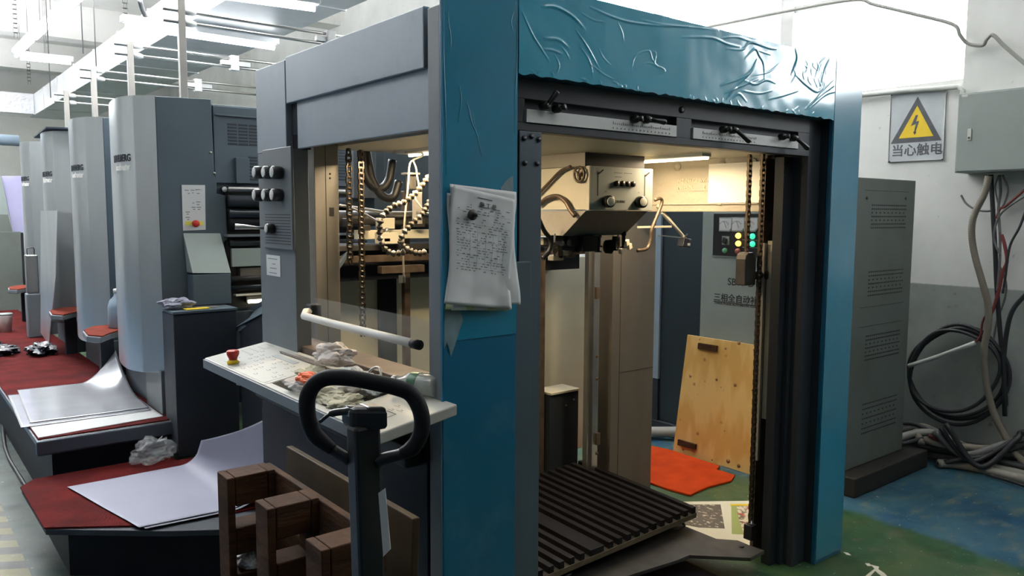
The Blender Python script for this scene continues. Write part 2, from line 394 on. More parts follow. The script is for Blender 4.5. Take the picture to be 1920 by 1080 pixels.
# ------------------------------------------------------------------ the room
struct('floor', MB().box(-8, 6, -6, 17, -.1, 0), 'floor_paint')
struct('ceiling', MB().box(-8, 6, -6, 17, 4.6, 4.7), 'clean_wall')
for k, y in enumerate((1.8, 5.2, 8.6, 12.0, 15.4)):
    struct('trim_%d' % (k+1), MB().box(-8, 3.8, y, y+.35, 4.1, 4.6), 'clean_wall')
XW = 3.8
wr = MB(); Z0, Z1 = 2.31, 4.35
wr.box(XW, XW+.2, -6, 17, 0, Z0-.02); wr.box(XW, XW+.2, -6, 17, Z1, 4.6)
wr.box(XW, XW+.2, -.7, .376, Z0-.02, Z1); wr.box(XW, XW+.2, 3.9, 17, Z0-.02, Z1); wr.box(XW, XW+.2, -6, -1.9, Z0-.02, Z1)
struct('wall_right', wr, 'wall_paint')
struct('wall_back', MB().box(-8, 3.8, 16.8, 17, 0, 4.6), 'clean_wall')
struct('wall_left', MB().box(-8.2, -8, -6, 17, 1.3, 4.6), 'clean_wall')
struct('trim_6', MB().box(-8.2, -8, -6, 17, 0, 1.3), 'bounce_dark')  # unseen dark band, added to cut light bounced off the left wall
struct('wall_front', MB().box(-8, 3.8, -6.2, -6, 0, 4.6), 'dark_gray')
def window(n, y0, y1, mull):
    fr = MB()
    fr.box(XW+.06, XW+.12, y0, y1, Z0-.02, Z0+.03); fr.box(XW+.06, XW+.12, y0, y1, Z1-.05, Z1)
    for y in mull: fr.box(XW+.05, XW+.13, y-.05, y+.05, Z0-.02, Z1)
    fr.box(XW+.07, XW+.11, y0, y1, 2.955, 3.0)
    f = struct('window_%d' % n, fr, 'white'); return f
window(1, .376, 3.9, (1.63, 2.85)); window(2, -1.9, -.7, ())
# electric conduit clipped along the sill
t = MB(); p = [on_x(1618, 172, 3.79), on_x(1700, 170, 3.77), on_x(1796, 163, 3.77), on_x(1805, 170, 3.77), on_x(1803, 300, 3.77), on_x(1803, 345, 3.77)]
t.tube([(3.77, 3.5, 2.33), p[1], p[2], p[3], p[4]], .016, 8)
tag(t.build('conduit_pipe', 'pvc'), 'grimy pipe along the window sill above the electric shock sign', 'pipe')
t = MB().tube(smooth_path([on_x(1330, 50, 3.74), on_x(1470, 22, 3.74), on_x(1600, 0, 3.74), on_x(1640, 9, 3.74), on_x(1720, 28, 3.74), on_x(1787, 46, 3.74), on_x(1800, 66, 3.74), on_x(1815, 82, 3.76), on_x(1842, 85, 3.76), on_x(1850, 74, 3.75), on_x(1862, 66, 3.75), on_x(1885, 88, 3.75), on_x(1940, 135, 3.75)], 5), .011, 8)
tag(t.build('cable_pipe', 'hose_gray'), 'thin grey pipe bending across the bright window and down the wall', 'pipe')

# ------------------------------------------------------------------ front unit of the press
F = empty('sheet_feeder', (.8, .6, 0), 'open front unit of the printing press with blue film-covered posts and beam', 'printing machine')
# hood
MB().box(-.23, 1.87, .10, 1.27, 1.775, 2.03).build('hood', 'dark_gray', F)
MB().box(.0, 1.60, .10, 1.24, 1.755, 1.774).build('roof_lining', 'cream', F)
# wrinkled film over the blue beam
X0, X1, ZB0, ZB1 = 0.0, 1.655, 1.886, 2.132
nx_, nz_ = 620, 100
xs = np.linspace(X0, X1, nx_+1); zs = np.linspace(ZB0, ZB1, nz_+1); GX, GZ = np.meshgrid(xs, zs); H = np.zeros_like(GX)
def ridge(pts, amp, wid):
    global H
    P = [on_y(u, v, 0) for (u, v) in pts]; P = smooth_path([(p[0], 0, p[2]) for p in P], 6); n = len(P)
    best = np.full(GX.shape, 1e9); fade = np.zeros_like(GX)
    for i in range(n-1):
        a, b_ = P[i], P[i+1]; dx_, dz_ = b_[0]-a[0], b_[2]-a[2]; L2 = dx_*dx_+dz_*dz_+1e-12
        tt = np.clip(((GX-a[0])*dx_+(GZ-a[2])*dz_)/L2, 0, 1); d = np.hypot(GX-a[0]-tt*dx_, GZ-a[2]-tt*dz_)
        m_ = d < best; best[m_] = d[m_]; fade[m_] = (np.sin(np.pi*np.clip((i+tt[m_])/(n-1), .03, .97)))**.6
    H += amp*.5*fade*np.exp(-(best/(wid*.55))**2)
for pts, a, w_ in (
    ([(974, 14), (995, 62), (1013, 92), (1028, 115)], .004, .0035), ([(1015, 13), (1040, 14), (1070, 30), (1094, 54)], .006, .007),
    ([(1078, 57), (1100, 90), (1122, 130)], .004, .004), ([(1084, 85), (1103, 115), (1110, 146)], .003, .0035), ([(1102, 118), (1130, 140), (1150, 150)], .003, .003),
    ([(1020, 73), (1045, 75), (1064, 90)], .005, .008), ([(1016, 93), (1035, 95), (1052, 102)], .004, .005), ([(1038, 103), (1046, 122), (1042, 138)], .003, .003), ([(1050, 88), (1060, 100), (1066, 112)], .003, .003),
    ([(1105, 14), (1140, 30), (1180, 42), (1240, 49), (1290, 50)], .006, .005), ([(1200, 38), (1240, 46), (1300, 52), (1345, 57)], .005, .004), ([(1088, 25), (1110, 38), (1132, 42)], .003, .003),
    ([(1155, 40), (1165, 62), (1167, 80)], .003, .003), ([(1120, 92), (1130, 110), (1142, 122)], .003, .003),
    ([(1275, 70), (1330, 71), (1362, 83), (1385, 88)], .006, .006), ([(1360, 92), (1390, 93), (1405, 80), (1440, 90), (1455, 92)], .007, .005), ([(1345, 72), (1378, 70), (1397, 75), (1425, 84)], .005, .005),
    ([(1395, 110), (1413, 92), (1422, 105), (1430, 120), (1432, 150)], .007, .004), ([(1413, 92), (1435, 100), (1445, 103)], .004, .003), ([(1418, 112), (1405, 135), (1380, 160), (1362, 185)], .007, .006),
    ([(1350, 160), (1385, 148), (1402, 138)], .006, .005), ([(1358, 175), (1392, 160), (1420, 148)], .006, .004), ([(1395, 152), (1415, 158), (1435, 150), (1452, 156)], .006, .005), ([(1390, 170), (1420, 175), (1445, 170)], .005, .004),
    ([(1410, 142), (1440, 135), (1460, 120)], .003, .003), ([(1370, 185), (1384, 176), (1398, 190)], .005, .005), ([(1440, 186), (1470, 178), (1495, 170)], .004, .004), ([(1482, 155), (1490, 140), (1486, 128)], .003, .003),
    ([(1508, 205), (1535, 180), (1562, 160)], .006, .005), ([(1515, 203), (1545, 178), (1563, 172)], .005, .004), ([(1520, 198), (1540, 170), (1562, 148)], .005, .004), ([(1535, 165), (1545, 130), (1555, 108)], .005, .005),
    ([(1525, 150), (1535, 120), (1548, 104)], .004, .003), ([(1482, 140), (1492, 112), (1490, 92)], .006, .006), ([(1490, 140), (1510, 160), (1530, 172), (1545, 160)], .006, .005),
    ([(1182, 132), (1190, 105), (1215, 96), (1222, 112), (1235, 130)], .004, .003), ([(1200, 126), (1215, 118), (1245, 132), (1230, 140)], .003, .003), ([(1216, 96), (1228, 100), (1226, 122), (1240, 128)], .003, .0025)):
    ridge(pts, a, w_)
rnd = random.Random(3)
for k in range(16):
    u = rnd.uniform(1492, 1548); v = rnd.uniform(112, 150); ridge([(u, v), (u+rnd.uniform(-5, 5), v+8), (u+rnd.uniform(-7, 7), v+18)], .003, .003)
for k in range(26):
    u = rnd.uniform(985, 1555); v0 = 137+(u-971)*.1494; l = rnd.uniform(4, 14); ridge([(u, v0), (u+rnd.uniform(-5, 5), v0-l*.5), (u+rnd.uniform(-8, 8), v0-l)], .003, .0025)
nz_low = np.array([[noise.noise(Vector((x*5, z_*7, 0)))*.0022+noise.noise(Vector((x*16, z_*18, 5)))*.0007 for x in xs] for z_ in zs]); H += nz_low
V = np.stack([GX, -.004-H, GZ], -1)
V[0, :, 2] += np.array([noise.noise(Vector((x*30, 0, 9)))*.006 for x in xs])
mb = MB(); W = nx_+1
mb.v = [tuple(p) for p in V.reshape(-1, 3)]
mb.f = [(j*W+i, j*W+i+1, (j+1)*W+i+1, (j+1)*W+i) for j in range(nz_) for i in range(nx_)]
mb.smooth = [True]*len(mb.f)
beam = MB().box(.0, 1.655, .0, .06, 1.889, 2.131).build('top_beam', 'blue', F, .002)
mb.build('protective_film', 'film_blue', beam)
# blue posts
lpst = MB().box(-.2525, -.001, 0, .012, .0, 2.134).build('front_post', 'blue', F, .003)
MB().box(-.252, -.002, -.002, -.0004, 1.16, 2.133).build('protective_film', 'post_film', lpst)
rp = MB().box(1.66, 1.875, 0, .02, .0, 2.134).build('front_post', 'blue', F, .003)
MB().box(1.661, 1.874, -.003, -.0005, .02, 2.133).build('protective_film', 'post_film', rp)
# film remains and edge strips on the left post
mb = MB()
for k, (u, v0, v1) in enumerate(((967, 2, 250), (961, 20, 60), (843, 20, 95), (862, 160, 230), (873, 190, 260), (834, 0, 330))):
    P = [on_y(u+2.5*math.sin(k*2+t_*5)+(t_*25 if k == 4 else 0), v0+(v1-v0)*t_, -.002) for t_ in np.linspace(0, 1, 12)]; mb.tube(P, [.0003+.0016*math.sin(math.pi*min(1, max(0, t_)))for t_ in np.linspace(0, 1, 12)], 5)
for k in range(7):
    u = 884+k*2.5; v = 205+k*11; P = [on_y(u+t_*4, v+t_*22, -.002) for t_ in np.linspace(0, 1, 5)]; mb.tube(P, .0009, 5)
mb.build('film_wrinkle', 'film_blue', F)
def film_patch(pts):
    P = [on_y(u, v, -.0034) for u, v in pts]; MB().prism(P, (0, .001, 0)).build('torn_film', 'film_clear', F)
film_patch([(939, 352), (952, 336), (962, 330), (963, 400), (962, 565), (948, 580), (940, 480)])
film_patch([(834, 573), (862, 580), (868, 600), (852, 650), (846, 668), (838, 640), (833, 655)])
# post carcasses
MB().box(-.25, -.002, .013, .07, 0, 2.034).build('corner_post', 'side_gray', F, .003)
MB().box(-.2, .0, .071, .14, 0, 1.77).build('inner_post', 'frame_dark', F)
MB().box(1.66, 1.87, .021, .30, 0, 2.03).build('corner_post', 'dark_gray', F)
# dark crossbeam with rulers and clamp levers
cb = MB()
zt, zb = 1.886, 1.737
def slot(x0, x1): pass
cb.box(.0, 1.56, .045, .09, 1.828, zt); cb.box(.0, 1.56, .045, .09, zb, 1.760)
cb.box(.0, .062, .045, .09, 1.760, 1.828); cb.box(.732, .812, .045, .09, 1.760, 1.828); cb.box(1.478, 1.56, .045, .09, 1.760, 1.828); cb.box(.062, 1.478, .07, .09, 1.76, 1.828)
CB = cb.build('crossbeam', 'frame_dark', F, .0015)
for (x0, x1, a, b_) in ((.066, .728, .42, .70), (.817, 1.473, .87, 1.20)):
    r = MB().box(x0, x1, .040, .069, 1.762, 1.799).build('ruler', 'white', F, .0005)
    g = MB(); n = int((b_-a)/.009)
    for k in range(n):
        xx = a+k*.009; g.box(xx, xx+.0012, .0388, .0398, 1.781, 1.786+(.004 if k % 5 == 0 else 0)); 
        if k % 2 == 0: g.box(xx-.001, xx+.002, .0388, .0398, 1.768, 1.772)
    g.build('graduation', 'ink', r)
def lever(x, z_, dx_, dz_, L=.062):
    lv = MB().lathe([(.004, 0), (.0125, .002), (.0135, .02), (.010, .03), (.004, .031)], (x, .045, z_), (0, -1, 0), 14)
    a = np.array((x, .018, z_)); d = np.array((dx_, -.35, dz_)); d = d/np.linalg.norm(d)
    lv.tube([a, a+d*L*.4, a+d*L*.9, a+d*L], [.008, .0075, .010, .006], 10)
    l = lv.build('clamp_lever', 'plastic_black', F); MB().cyl((x, .016, z_), (x, .010, z_), .006, 10).build('screw_cap', 'steel', l)
lever(.125, 1.812, .45, .75, .05); lever(.175, 1.808, .1, .05, .02)
lever(.565, 1.806, 1, -.12); lever(.510, 1.803, .1, .0, .018)
lever(1.03, 1.804, .62, -.55, .07); lever(.975, 1.803, .1, 0, .018)
lever(1.42, 1.800, .62, -.55, .07); lever(1.345, 1.800, .1, 0, .018)
MB().lathe([(.007, 0), (.011, .001), (.011, .004), (.006, .005)], (.758, .046, 1.855), (0, -1, 0)).build('plug', 'plastic_black', F)
# inner dark posts by the opening
ip = MB().box(.040, .124, .040, .10, 0, 1.736).build('guide_post', 'unit_gray', F, .002)
for (x, z_) in ((.056, 1.715), (.112, 1.715), (.060, 1.645), (.106, 1.645), (.083, 1.722)): MB().cyl((x, .0395, z_), (x, .0365, z_), .008, 10).build('bolt', 'plastic_black', ip)
MB().box(.006, .064, .012, .060, 0, 1.362).build('safety_cover', 'unit_gray', F, .002)
MB().box(.0, .04, .045, .10, 0, 1.737).build('filler_strip', 'black_blue', F)
# right inner column set
rc = MB().box(1.565, 1.655, .05, .16, 0, 1.886).build('guide_post', 'dark_gray', F, .002)
gc = MB().box(1.50, 1.565, .115, .16, 0, 1.737).build('guide_post', 'frame_dark', F, .002)
bl = MB()
for (u, v) in ((1471, 310), (1479, 310), (1487, 311), (1470, 323), (1486, 323)):
    q = on_y(u, v, .113); MB().cyl((q[0], .1145, q[2]), (q[0], .111, q[2]), .0045, 8).build('bolt', 'plastic_black', gc)
q = on_y(1482, 468, .10); MB().box(q[0], q[0]+.06, .095, .114, 0, q[2]).build('safety_cover', 'dark_gray', F, .002)
# right side frame casting
cs = MB()
cs.box(1.60, 1.66, .262, 1.10, 1.512, 1.775)
CS = cs.build('side_casting', 'cast', F, .004)
mb = MB(); mb.box(1.594, 1.60, .30, 1.08, 1.545, 1.551)
mb.build('casting_rib', 'cast', CS, .002)
for (y, z_) in ((.75, 1.727), (.497, 1.727), (.50, 1.562), (.33, 1.727)):
    MB().lathe([(.020, 0), (.020, .006), (.015, .007), (.013, .003), (.004, .003)], (1.60, y, z_), (-1, 0, 0), 18).build('boss', 'cast', CS)
text('casting_number', 'HZ 016.003W/15', .027, 'cream', (1.599, .745, 1.648), (0, -1, 0), (0, 0, 1), CS, .003)
text('casting_number', 'N19626        2', .027, 'cream', (1.599, .745, 1.618), (0, -1, 0), (0, 0, 1), CS, .003)
fr = MB(); 
for (z_) in (1.610, 1.676): fr.box(1.596, 1.60, .53, .75, z_, z_+.003)
fr.build('raised_line', 'cast', CS)
p0, p1 = on_x(1330, 308, 1.595), on_x(1407, 380, 1.595)
MB().box(1.592, 1.595, .285, p0[1], p1[2], p0[2]).build('notice_sheet', 'notice_white', CS)
MB().box(1.62, 1.66, .24, .262, 0, 1.775).build('frame_edge', 'dark_gray', F)
# rear right column (warm lit)
RCo = MB().box(1.512, 1.835, 1.08, 1.25, 0, 1.775).build('rear_column', 'beige_metal', F, .003)
mb = MB(); q = on_y(1163, 600, 1.079); mb.box(q[0]-.001, q[0]+.001, 1.0785, 1.081, .02, 1.5); q2 = on_y(1190, 694, 1.079); mb.box(q[0], 1.833, 1.0785, 1.081, q2[2]-.001, q2[2]+.001)
mb.build('panel_seam', 'ink_black', RCo)
rl = MB()
for (u0, u1, y) in ((1103, 1112, 1.10), (1113, 1124, 1.085)):
    a = on_y(u0, 600, y)[0]; b_ = on_y(u1, 600, y)[0]; rl.box(a, b_, y, y+.03, 0, 1.48)
RL = rl.build('guide_rail', 'steel', F, .002)
for (v) in (542, 556, 668, 710, 815, 832, 850):
    q = on_y(1119, v, 1.083); MB().cyl((q[0], 1.086, q[2]), (q[0], 1.079, q[2]), .008, 10).build('rail_screw', 'brown_metal', RL)
for v in (549, 822): q = on_y(1119, v, 1.083); MB().box(q[0]-.012, q[0]+.012, 1.07, 1.085, q[2]-.03, q[2]+.03).build('rail_clip', 'brown_metal', RL)
# left side: control column, posts
MB().box(-.25, -.194, .941, 1.27, 0, 1.722).build('side_column', 'side_gray', F, .002)
q = MB(); q.box(-.252, -.19, .994, 1.27, 1.722, 2.036); q.build('corner_panel', 'panel_gray', F, .003)
MB().box(-.252, -.231, .086, .988, 1.883, 2.044).build('side_panel', 'panel_gray', F, .003)
MB().box(-.240, -.225, .074, .925, 1.722, 1.884).build('side_panel', 'panel_gray', F, .003)
MB().box(-.228, -.19, .926, .992, 1.722, 1.886).build('panel_recess', 'black_blue', F)
cp = MB().box(-.262, -.251, .934, 1.196, 1.366, 1.732).build('control_plate', 'side_gray', F, .003)
kn = []
for (y, z_) in ((1.186, 1.648), (1.095, 1.645), (1.017, 1.642), (1.191, 1.564), (1.10, 1.563), (1.022, 1.562), (1.10, 1.440)):
    s_ = 1 if z_ > 1.5 else .8
    k = MB().lathe([(.010, 0), (.022*s_, .002), (.024*s_, .012), (.023*s_, .034*s_), (.019*s_, .037*s_)], (-.262, y, z_), (-1, 0, 0), 20).build('knob', 'plastic_black', cp)
    MB().lathe([(.0175*s_, 0), (.0185*s_, .0012), (.016*s_, .0022)], (-.262-.037*s_, y, z_), (-1, 0, 0), 20).build('knob_cap', 'white', k)
MB().tube([(-.262, 1.16, 1.442), (-.30, 1.17, 1.442), (-.34, 1.19, 1.445), (-.37, 1.20, 1.447)], [.006, .006, .010, .011], 8).build('plate_lever', 'steel', cp)
mb = MB()
for k in range(11): mb.box(-.2632, -.262, .95, 1.18, 1.385+k*.0105, 1.388+k*.0105)
mb.build('plate_rib', 'dark_gray', cp)
lab = MB().box(-.2515, -.2502, 1.075, 1.206, 1.262, 1.340).build('data_label', 'paper', F)
mb = MB(); rr = random.Random(4)
for (y, z_, l) in ((1.19, 1.325, .09), (1.15, 1.306, .03), (1.17, 1.29, .06), (1.18, 1.272, .07)): mb.box(-.2522, -.2515, y-l, y, z_, z_+.0022)
mb.build('label_print', 'ink', lab)
# rear-left lit post with slot
lp = MB().box(-.098, .002, 1.10, 1.24, 0, 1.775).build('rear_post', 'post_metal', F, .002)
mb = MB(); q = on_y(622, 397, 1.099); mb.box(q[0]-.009, q[0]+.010, 1.0985, 1.1005, q[2]-.016, q[2]+.016)
for v in (326, 334): q = on_y(619, v, 1.099); mb.cyl((q[0], 1.0985, q[2]), (q[0], 1.101, q[2]), .004, 8)
q = on_y(612, 400, 1.099); mb.box(q[0]-.0008, q[0]+.0008, 1.0988, 1.101, .4, 1.77)
mb.build('slot', 'ink_black', lp)
# lower side panel, foot skirts
MB().box(-.2535, -.20, .075, 1.285, 0, .94).build('shaded_lower_panel', 'black_blue', F, .003)  # covers the lower column; under-desk shade is painted into its dark colour
mb = MB(); mb.box(-.2545, -.2537, .35, 1.1, .80, .803); mb.build('panel_groove', 'dark_gray', F)
# sill in the side opening
MB().box(-.235, -.12, .07, 1.09, .985, 1.02).build('side_sill', 'brown_metal', F, .003)
# guard glass and its rail
g = MB().box(-.222, -.217, .075, .861, 1.021, 1.203).build('guard_glass', 'glass', F, .001)
mb = MB().tube([(-.235, .845, 1.156), (-.262, .835, 1.158), (-.28, .81, 1.147), (-.28, .6, 1.145), (-.28, .3, 1.145), (-.28, .10, 1.145)], .0125, 12); mb.build('guard_rail', 'white', F)
mb = MB().box(-.245, -.205, .83, .875, 1.13, 1.18); mb.build('hinge', 'plastic_black', F, .004)
MB().cyl((-.28, .105, 1.145), (-.28, .07, 1.145), .014, 12).build('rail_end', 'rubber', F)
# inner roof tube lamps
for (x, y0, y1) in ((1.31, .36, .95), (.30, .56, 1.14)):
    l = MB().box(x-.03, x+.03, y0, y1, 1.742, 1.756).build('roof_lamp', 'white', F); MB().cyl((x+.035, y0+.02, 1.738), (x+.035, y1-.02, 1.738), .007, 10).build('lamp_tube', 'lamp_warm', l)

# machinery behind the pile: feed table group
B = empty('feed_table', (.7, 1.5, 0), 'oily feed table machinery of bars and rollers behind the suction head', 'machine part')
def bx(n, m_, *a, bev=.002): return MB().box(*a).build(n, m_, B, bev)
bx('table_frame', 'brown_metal', .0, 1.6, 1.34, 1.37, 1.285, 1.315)
bx('cross_rail', 'cream', .22, 1.5, 1.36, 1.40, 1.385, 1.425)
MB().cyl((-.0, 1.42, 1.475), (1.6, 1.42, 1.475), .034, 20).build('roller', 'steel_dark', B)
bx('lower_bar', 'black_blue', -.1, 1.6, 1.42, 1.60, 1.20, 1.36)
bx('dark_bar', 'steel_dark', .1, 1.6, 1.36, 1.39, 1.335, 1.36)
bx('suction_plate', 'brown_metal', .30, .52, 1.30, 1.34, 1.235, 1.268)
bx('bracket', 'cream', .305, .385, 1.33, 1.36, 1.43, 1.478)
bx('clamp_block', 'cream', .30, .39, 1.31, 1.36, 1.365, 1.415)
MB().cyl((.345, 1.335, 1.41), (.345, 1.335, 1.435), .010, 10).build('stud', 'steel', B)
bx('small_tab', 'steel', .385, .42, 1.30, 1.305, 1.19, 1.225)
bx('glass_panel', 'pale_glass', .05, .455, 1.62, 1.63, .10, 1.25); bx('glass_panel', 'pale_glass', .55, 1.2, 1.62, 1.63, .10, 1.25); bx('glass_panel', 'pale_glass', 1.21, 1.95, 1.62, 1.63, .10, 1.25)
bx('support_post', 'black_blue', .455, .55, 1.60, 1.63, 0, 1.25)
bx('support_rod', 'brown_metal', .475, .505, 1.40, 1.43, 0, 1.60)
bx('support_post', 'brown_metal', 1.22, 1.265, 1.32, 1.35, 0, 1.30)
q0 = on_y(1031, 730, 1.30); q1 = on_y(1083, 870, 1.30)
bx('gear_box', 'dark_gray', q0[0], q1[0], 1.30, 1.42, 0, q0[2]-.032); bx('gear_box_lid', 'cream', q0[0], q1[0], 1.29, 1.43, q0[2]-.032, q0[2]-.020)
for (u, v) in ((1061, 760), (1075, 749)): q = on_y(u, v, 1.299); MB().cyl((q[0], 1.2995, q[2]), (q[0], 1.294, q[2]), .006, 8).build('bolt', 'steel', B)
bx('rear_frame', 'unit_gray', .50, .56, 1.72, 1.80, 1.2, 2.0); bx('rear_frame', 'side_gray', .38, .50, 1.70, 1.78, 1.57, 1.80)
bx('rear_shield', 'unit_gray', .42, 1.5, 1.80, 1.82, 1.45, 1.95)
MB().tube(smooth_path([(.12, 1.33, 1.53), (.25, 1.34, 1.515), (.40, 1.34, 1.50), (.60, 1.34, 1.51)]), .007, 8).build('air_pipe', 'steel', B)
MB().tube(smooth_path([(.16, 1.30, 1.52), (.21, 1.30, 1.50), (.25, 1.30, 1.48), (.30, 1.32, 1.46)]), .005, 8).build('air_pipe', 'steel', B)
rr = random.Random(8)
for k in range(16):
    x = .15+k*.085+rr.uniform(-.02, .02); z_ = 1.31+rr.uniform(0, .14)
    MB().box(x, x+rr.uniform(.015, .05), 1.31, 1.35, z_, z_+rr.uniform(.012, .04)).build('fitting', rr.choice(['steel_dark', 'brown_metal', 'steel', 'black_blue']), B, .002)
# springs, cups on the suction bar seen left of the head
def spring(c, r, h, n, par, m_='brown_metal'):
    P = [(c[0]+r*math.cos(a), c[1]+r*math.sin(a), c[2]+h*a/(2*math.pi*n)) for a in np.linspace(0, 2*math.pi*n, n*10)]; MB().tube(P, .0022, 5).build('spring', m_, par)

# thing: bundles of air hoses hanging in the roof
for k, pts in enumerate(([(676, 262), (681, 300), (686, 330), (700, 350), (717, 352), (730, 335), (736, 300)], [(683, 262), (690, 300), (697, 335), (718, 368), (738, 368), (748, 340)])):
    P = [on_y(u, v, 1.27) for u, v in pts]
    tag(MB().tube(smooth_path(P, 8), .019, 10).build('air_hose', 'tube_gray'), ('dark hose looped short under the roof behind the side opening', 'dark hose hanging in the longer, lower loop behind the side opening')[k], 'hose', 'hoses looping under the press roof')
P = [on_y(u, v, .98) for u, v in ((757, 620-90), (757, 440), (765, 350), (768, 310), (775, 300), (792, 292), (788, 286), (760, 286))]
tag(MB().tube(smooth_path(P, 6), .004, 8).build('air_line', 'cast'), 'thin cream air line rising to the roof behind the ball jointed hoses', 'hose')
P = [on_y(u, v, .98) for u, v in ((775, 302), (780, 315), (782, 330), (785, 350), (778, 370), (795, 395), (804, 400))]
tag(MB().tube(smooth_path(P, 6), .0035, 8).build('air_line', 'cream'), 'short white air line curling beside the cylinder clamp', 'hose')
cl = empty('air_cylinder', (.38, 1.0, 1.5), 'small clamped air cylinder behind the ball jointed hoses', 'machine part')
a = on_y(768, 325, 1.0); b_ = on_y(781, 355, 1.0); MB().box(a[0], b_[0], 1.0, 1.03, b_[2], a[2]).build('cylinder_body', 'steel_dark', cl, .002)
a = on_y(764, 323, .99); b_ = on_y(788, 328, .99); MB().box(a[0], b_[0], .99, 1.04, b_[2], a[2]).build('top_clamp', 'steel', cl, .001)
a = on_y(780, 360, 1.0); b_ = on_y(792, 420, 1.0); MB().box(a[0], b_[0], 1.0, 1.03, b_[2], a[2]).build('mount', 'post_metal', cl, .001)
def ball_hose(pts, label, y):
    P = smooth_path([on_y(u, v, y) for u, v in pts], 12); L = [0]
    for a_, b2 in zip(P, P[1:]): L.append(L[-1]+np.linalg.norm(b2-a_))
    r = empty('ball_joint_hose', P[-1], label, 'hose', 'ball jointed hoses in the side opening'); n = int(L[-1]/.021)
    for k in range(n):
        s_ = L[-1]*k/n; i = max(0, min(len(P)-2, int(np.searchsorted(L, s_))-1)); c_ = P[i]; d = P[i+1]-P[i]
        MB().lathe([(.005, -.010), (.008, -.008), (.0085, -.004), (.013, .000), (.0135, .004), (.009, .008), (.006, .011)], c_, tuple(d), 12).build('hose_segment', 'hose_brown' if k % 4 else 'post_metal', r)
ball_hose([(803, 332), (785, 356), (760, 378), (735, 388), (715, 410), (712, 440), (718, 462), (735, 475), (765, 472)], 'ball jointed hose curving farthest left in the side opening', .93)
ball_hose([(806, 378), (792, 400), (772, 420), (755, 440), (752, 456), (765, 468), (785, 475), (804, 470)], 'shorter ball jointed hose on the right of the side opening', .93)

# lift chains
CG = 'roller chains of the pile lift'
def mkchain(x, y, z0, z1, label, axis='x'): return tag(chain_mesh(x, y, z0, z1, axis=axis).build('lift_chain', 'chain'), label, 'chain', CG)
mkchain(1.44, .24, 1.345, 1.755, 'short roller chain in front opening ending at dark hook block')
c2 = mkchain(1.475, .2, .13, 1.755, 'long roller chain at right of front opening reaching the lift plate')
mkchain(.055, 1.02, 1.02, 1.755, 'right roller chain of the pair behind the glass guard')
mkchain(.025, 1.06, 1.30, 1.755, 'left roller chain of the pair behind the glass guard')
mkchain(1.455, 1.15, .22, 1.42, 'double roller chain in the shadow beside warm lit rear column', 'y')
hb = empty('chain_block', (1.42, .24, 1.24), 'dark rounded hook block hanging from the short roller chain', 'hoist block')
P = [(1.39, .20), (1.39, .28)]
mb = MB(); prof = []
x0_, x1_ = 1.40, 1.475
for (xx, zz) in ((x0_, 1.205), (x1_, 1.205), (x1_, 1.315), (x1_-.008, 1.333), (x1_-.025, 1.343), (x0_+.022, 1.343), (x0_+.006, 1.333), (x0_, 1.315)): prof.append((xx, .215, zz))
mb.prism(prof, (0, .05, 0)).build('block_body', 'steel_dark', hb, .004)
MB().box(1.415, 1.56, .225, .255, 1.225, 1.262).build('block_arm', 'plastic_black', hb, .006)
MB().lathe([(.008, 0), (.024, .004), (.028, .02), (.02, .035), (.006, .038)], (1.53, .235, 1.245), (0, -1, 0), 14).build('guide_roller', 'plastic_black', hb)
MB().cyl((1.44, .24, 1.34), (1.44, .24, 1.356), .009, 8).build('chain_eye', 'chain', hb)
sr = empty('guide_strip', (1.55, .2, .6), 'pale steel guide strips beside the long roller chain', 'rail')
a = on_y(1440, 455, .22); b_ = on_y(1437, 785, .22)
MB().box(1.545, 1.562, .175, .21, .62, 1.39).build('strip', 'cream', sr, .001)
MB().box(1.51, 1.525, .20, .22, .44, 1.38).build('strip', 'post_metal', sr, .001)
MB().box(1.527, 1.60, .22, .235, 0, 1.737).build('backing', 'brown_metal', sr)

# ------------------------------------------------------------------ suction head
HD = empty('suction_head', (1.08, .8, 1.4), 'grey suction head box with two black knobs hanging under the press roof', 'machine part')
hx0, hx1, hy0, hy1 = .888, 1.275, .62, 1.02
MB().box(hx0, hx1, hy0+.012, hy1, 1.517, 1.696).build('housing', 'cream', HD, .002)
fp = MB().box(hx0+.006, hx1, hy0, hy0+.011, 1.516, 1.697).build('front_plate', 'head_gray', HD, .002)
MB().box(hx0-.002, hx0+.006, hy0, hy0+.02, 1.516, 1.697).build('edge_strip', 'cream', HD, .001)
MB().box(.904, 1.262, .66, .98, 1.698, 1.754).build('hanger', 'black_blue', HD)
MB().box(.900, .9035, .662, 1.06, 1.698, 1.754).build('hanger_lit_side', 'cast', HD)  # pale sheet paints in the lamplit left side of the dark hanger
lo = MB(); lo.add([(.892, .64, 1.514), (1.27, .64, 1.514), (1.27, .78, 1.405), (.892, .78, 1.405), (.892, 1.02, 1.514), (1.27, 1.02, 1.514), (1.27, 1.02, 1.405), (.892, 1.02, 1.405)],
                 [(0, 1, 2, 3), (4, 5, 6, 7), (0, 1, 5, 4), (1, 2, 6, 5), (2, 3, 7, 6), (3, 0, 4, 7)]); LO = lo.build('lower_housing', 'unit_gray', HD, .001)
MB().prism([(.8905, .643, 1.512), (.8905, .78, 1.407), (.8905, 1.02, 1.407), (.8905, 1.02, 1.512)], (-.002, 0, 0)).build('side_cover', 'cast', LO)
for x in (.985, 1.185):
    k = MB().lathe([(.008, 0), (.024, .002), (.026, .008), (.0255, .034), (.021, .038)], (x, hy0, 1.552), (-.25, -1, 0), 22).build('knob', 'plastic_black', HD)
    d = Vector((-.25, -1, 0)).normalized(); MB().lathe([(.0185, 0), (.0185, .0015), (.016, .0025)], Vector((x, hy0, 1.552))+d*.038, tuple(d), 22).build('knob_cap', 'notice_white', k)
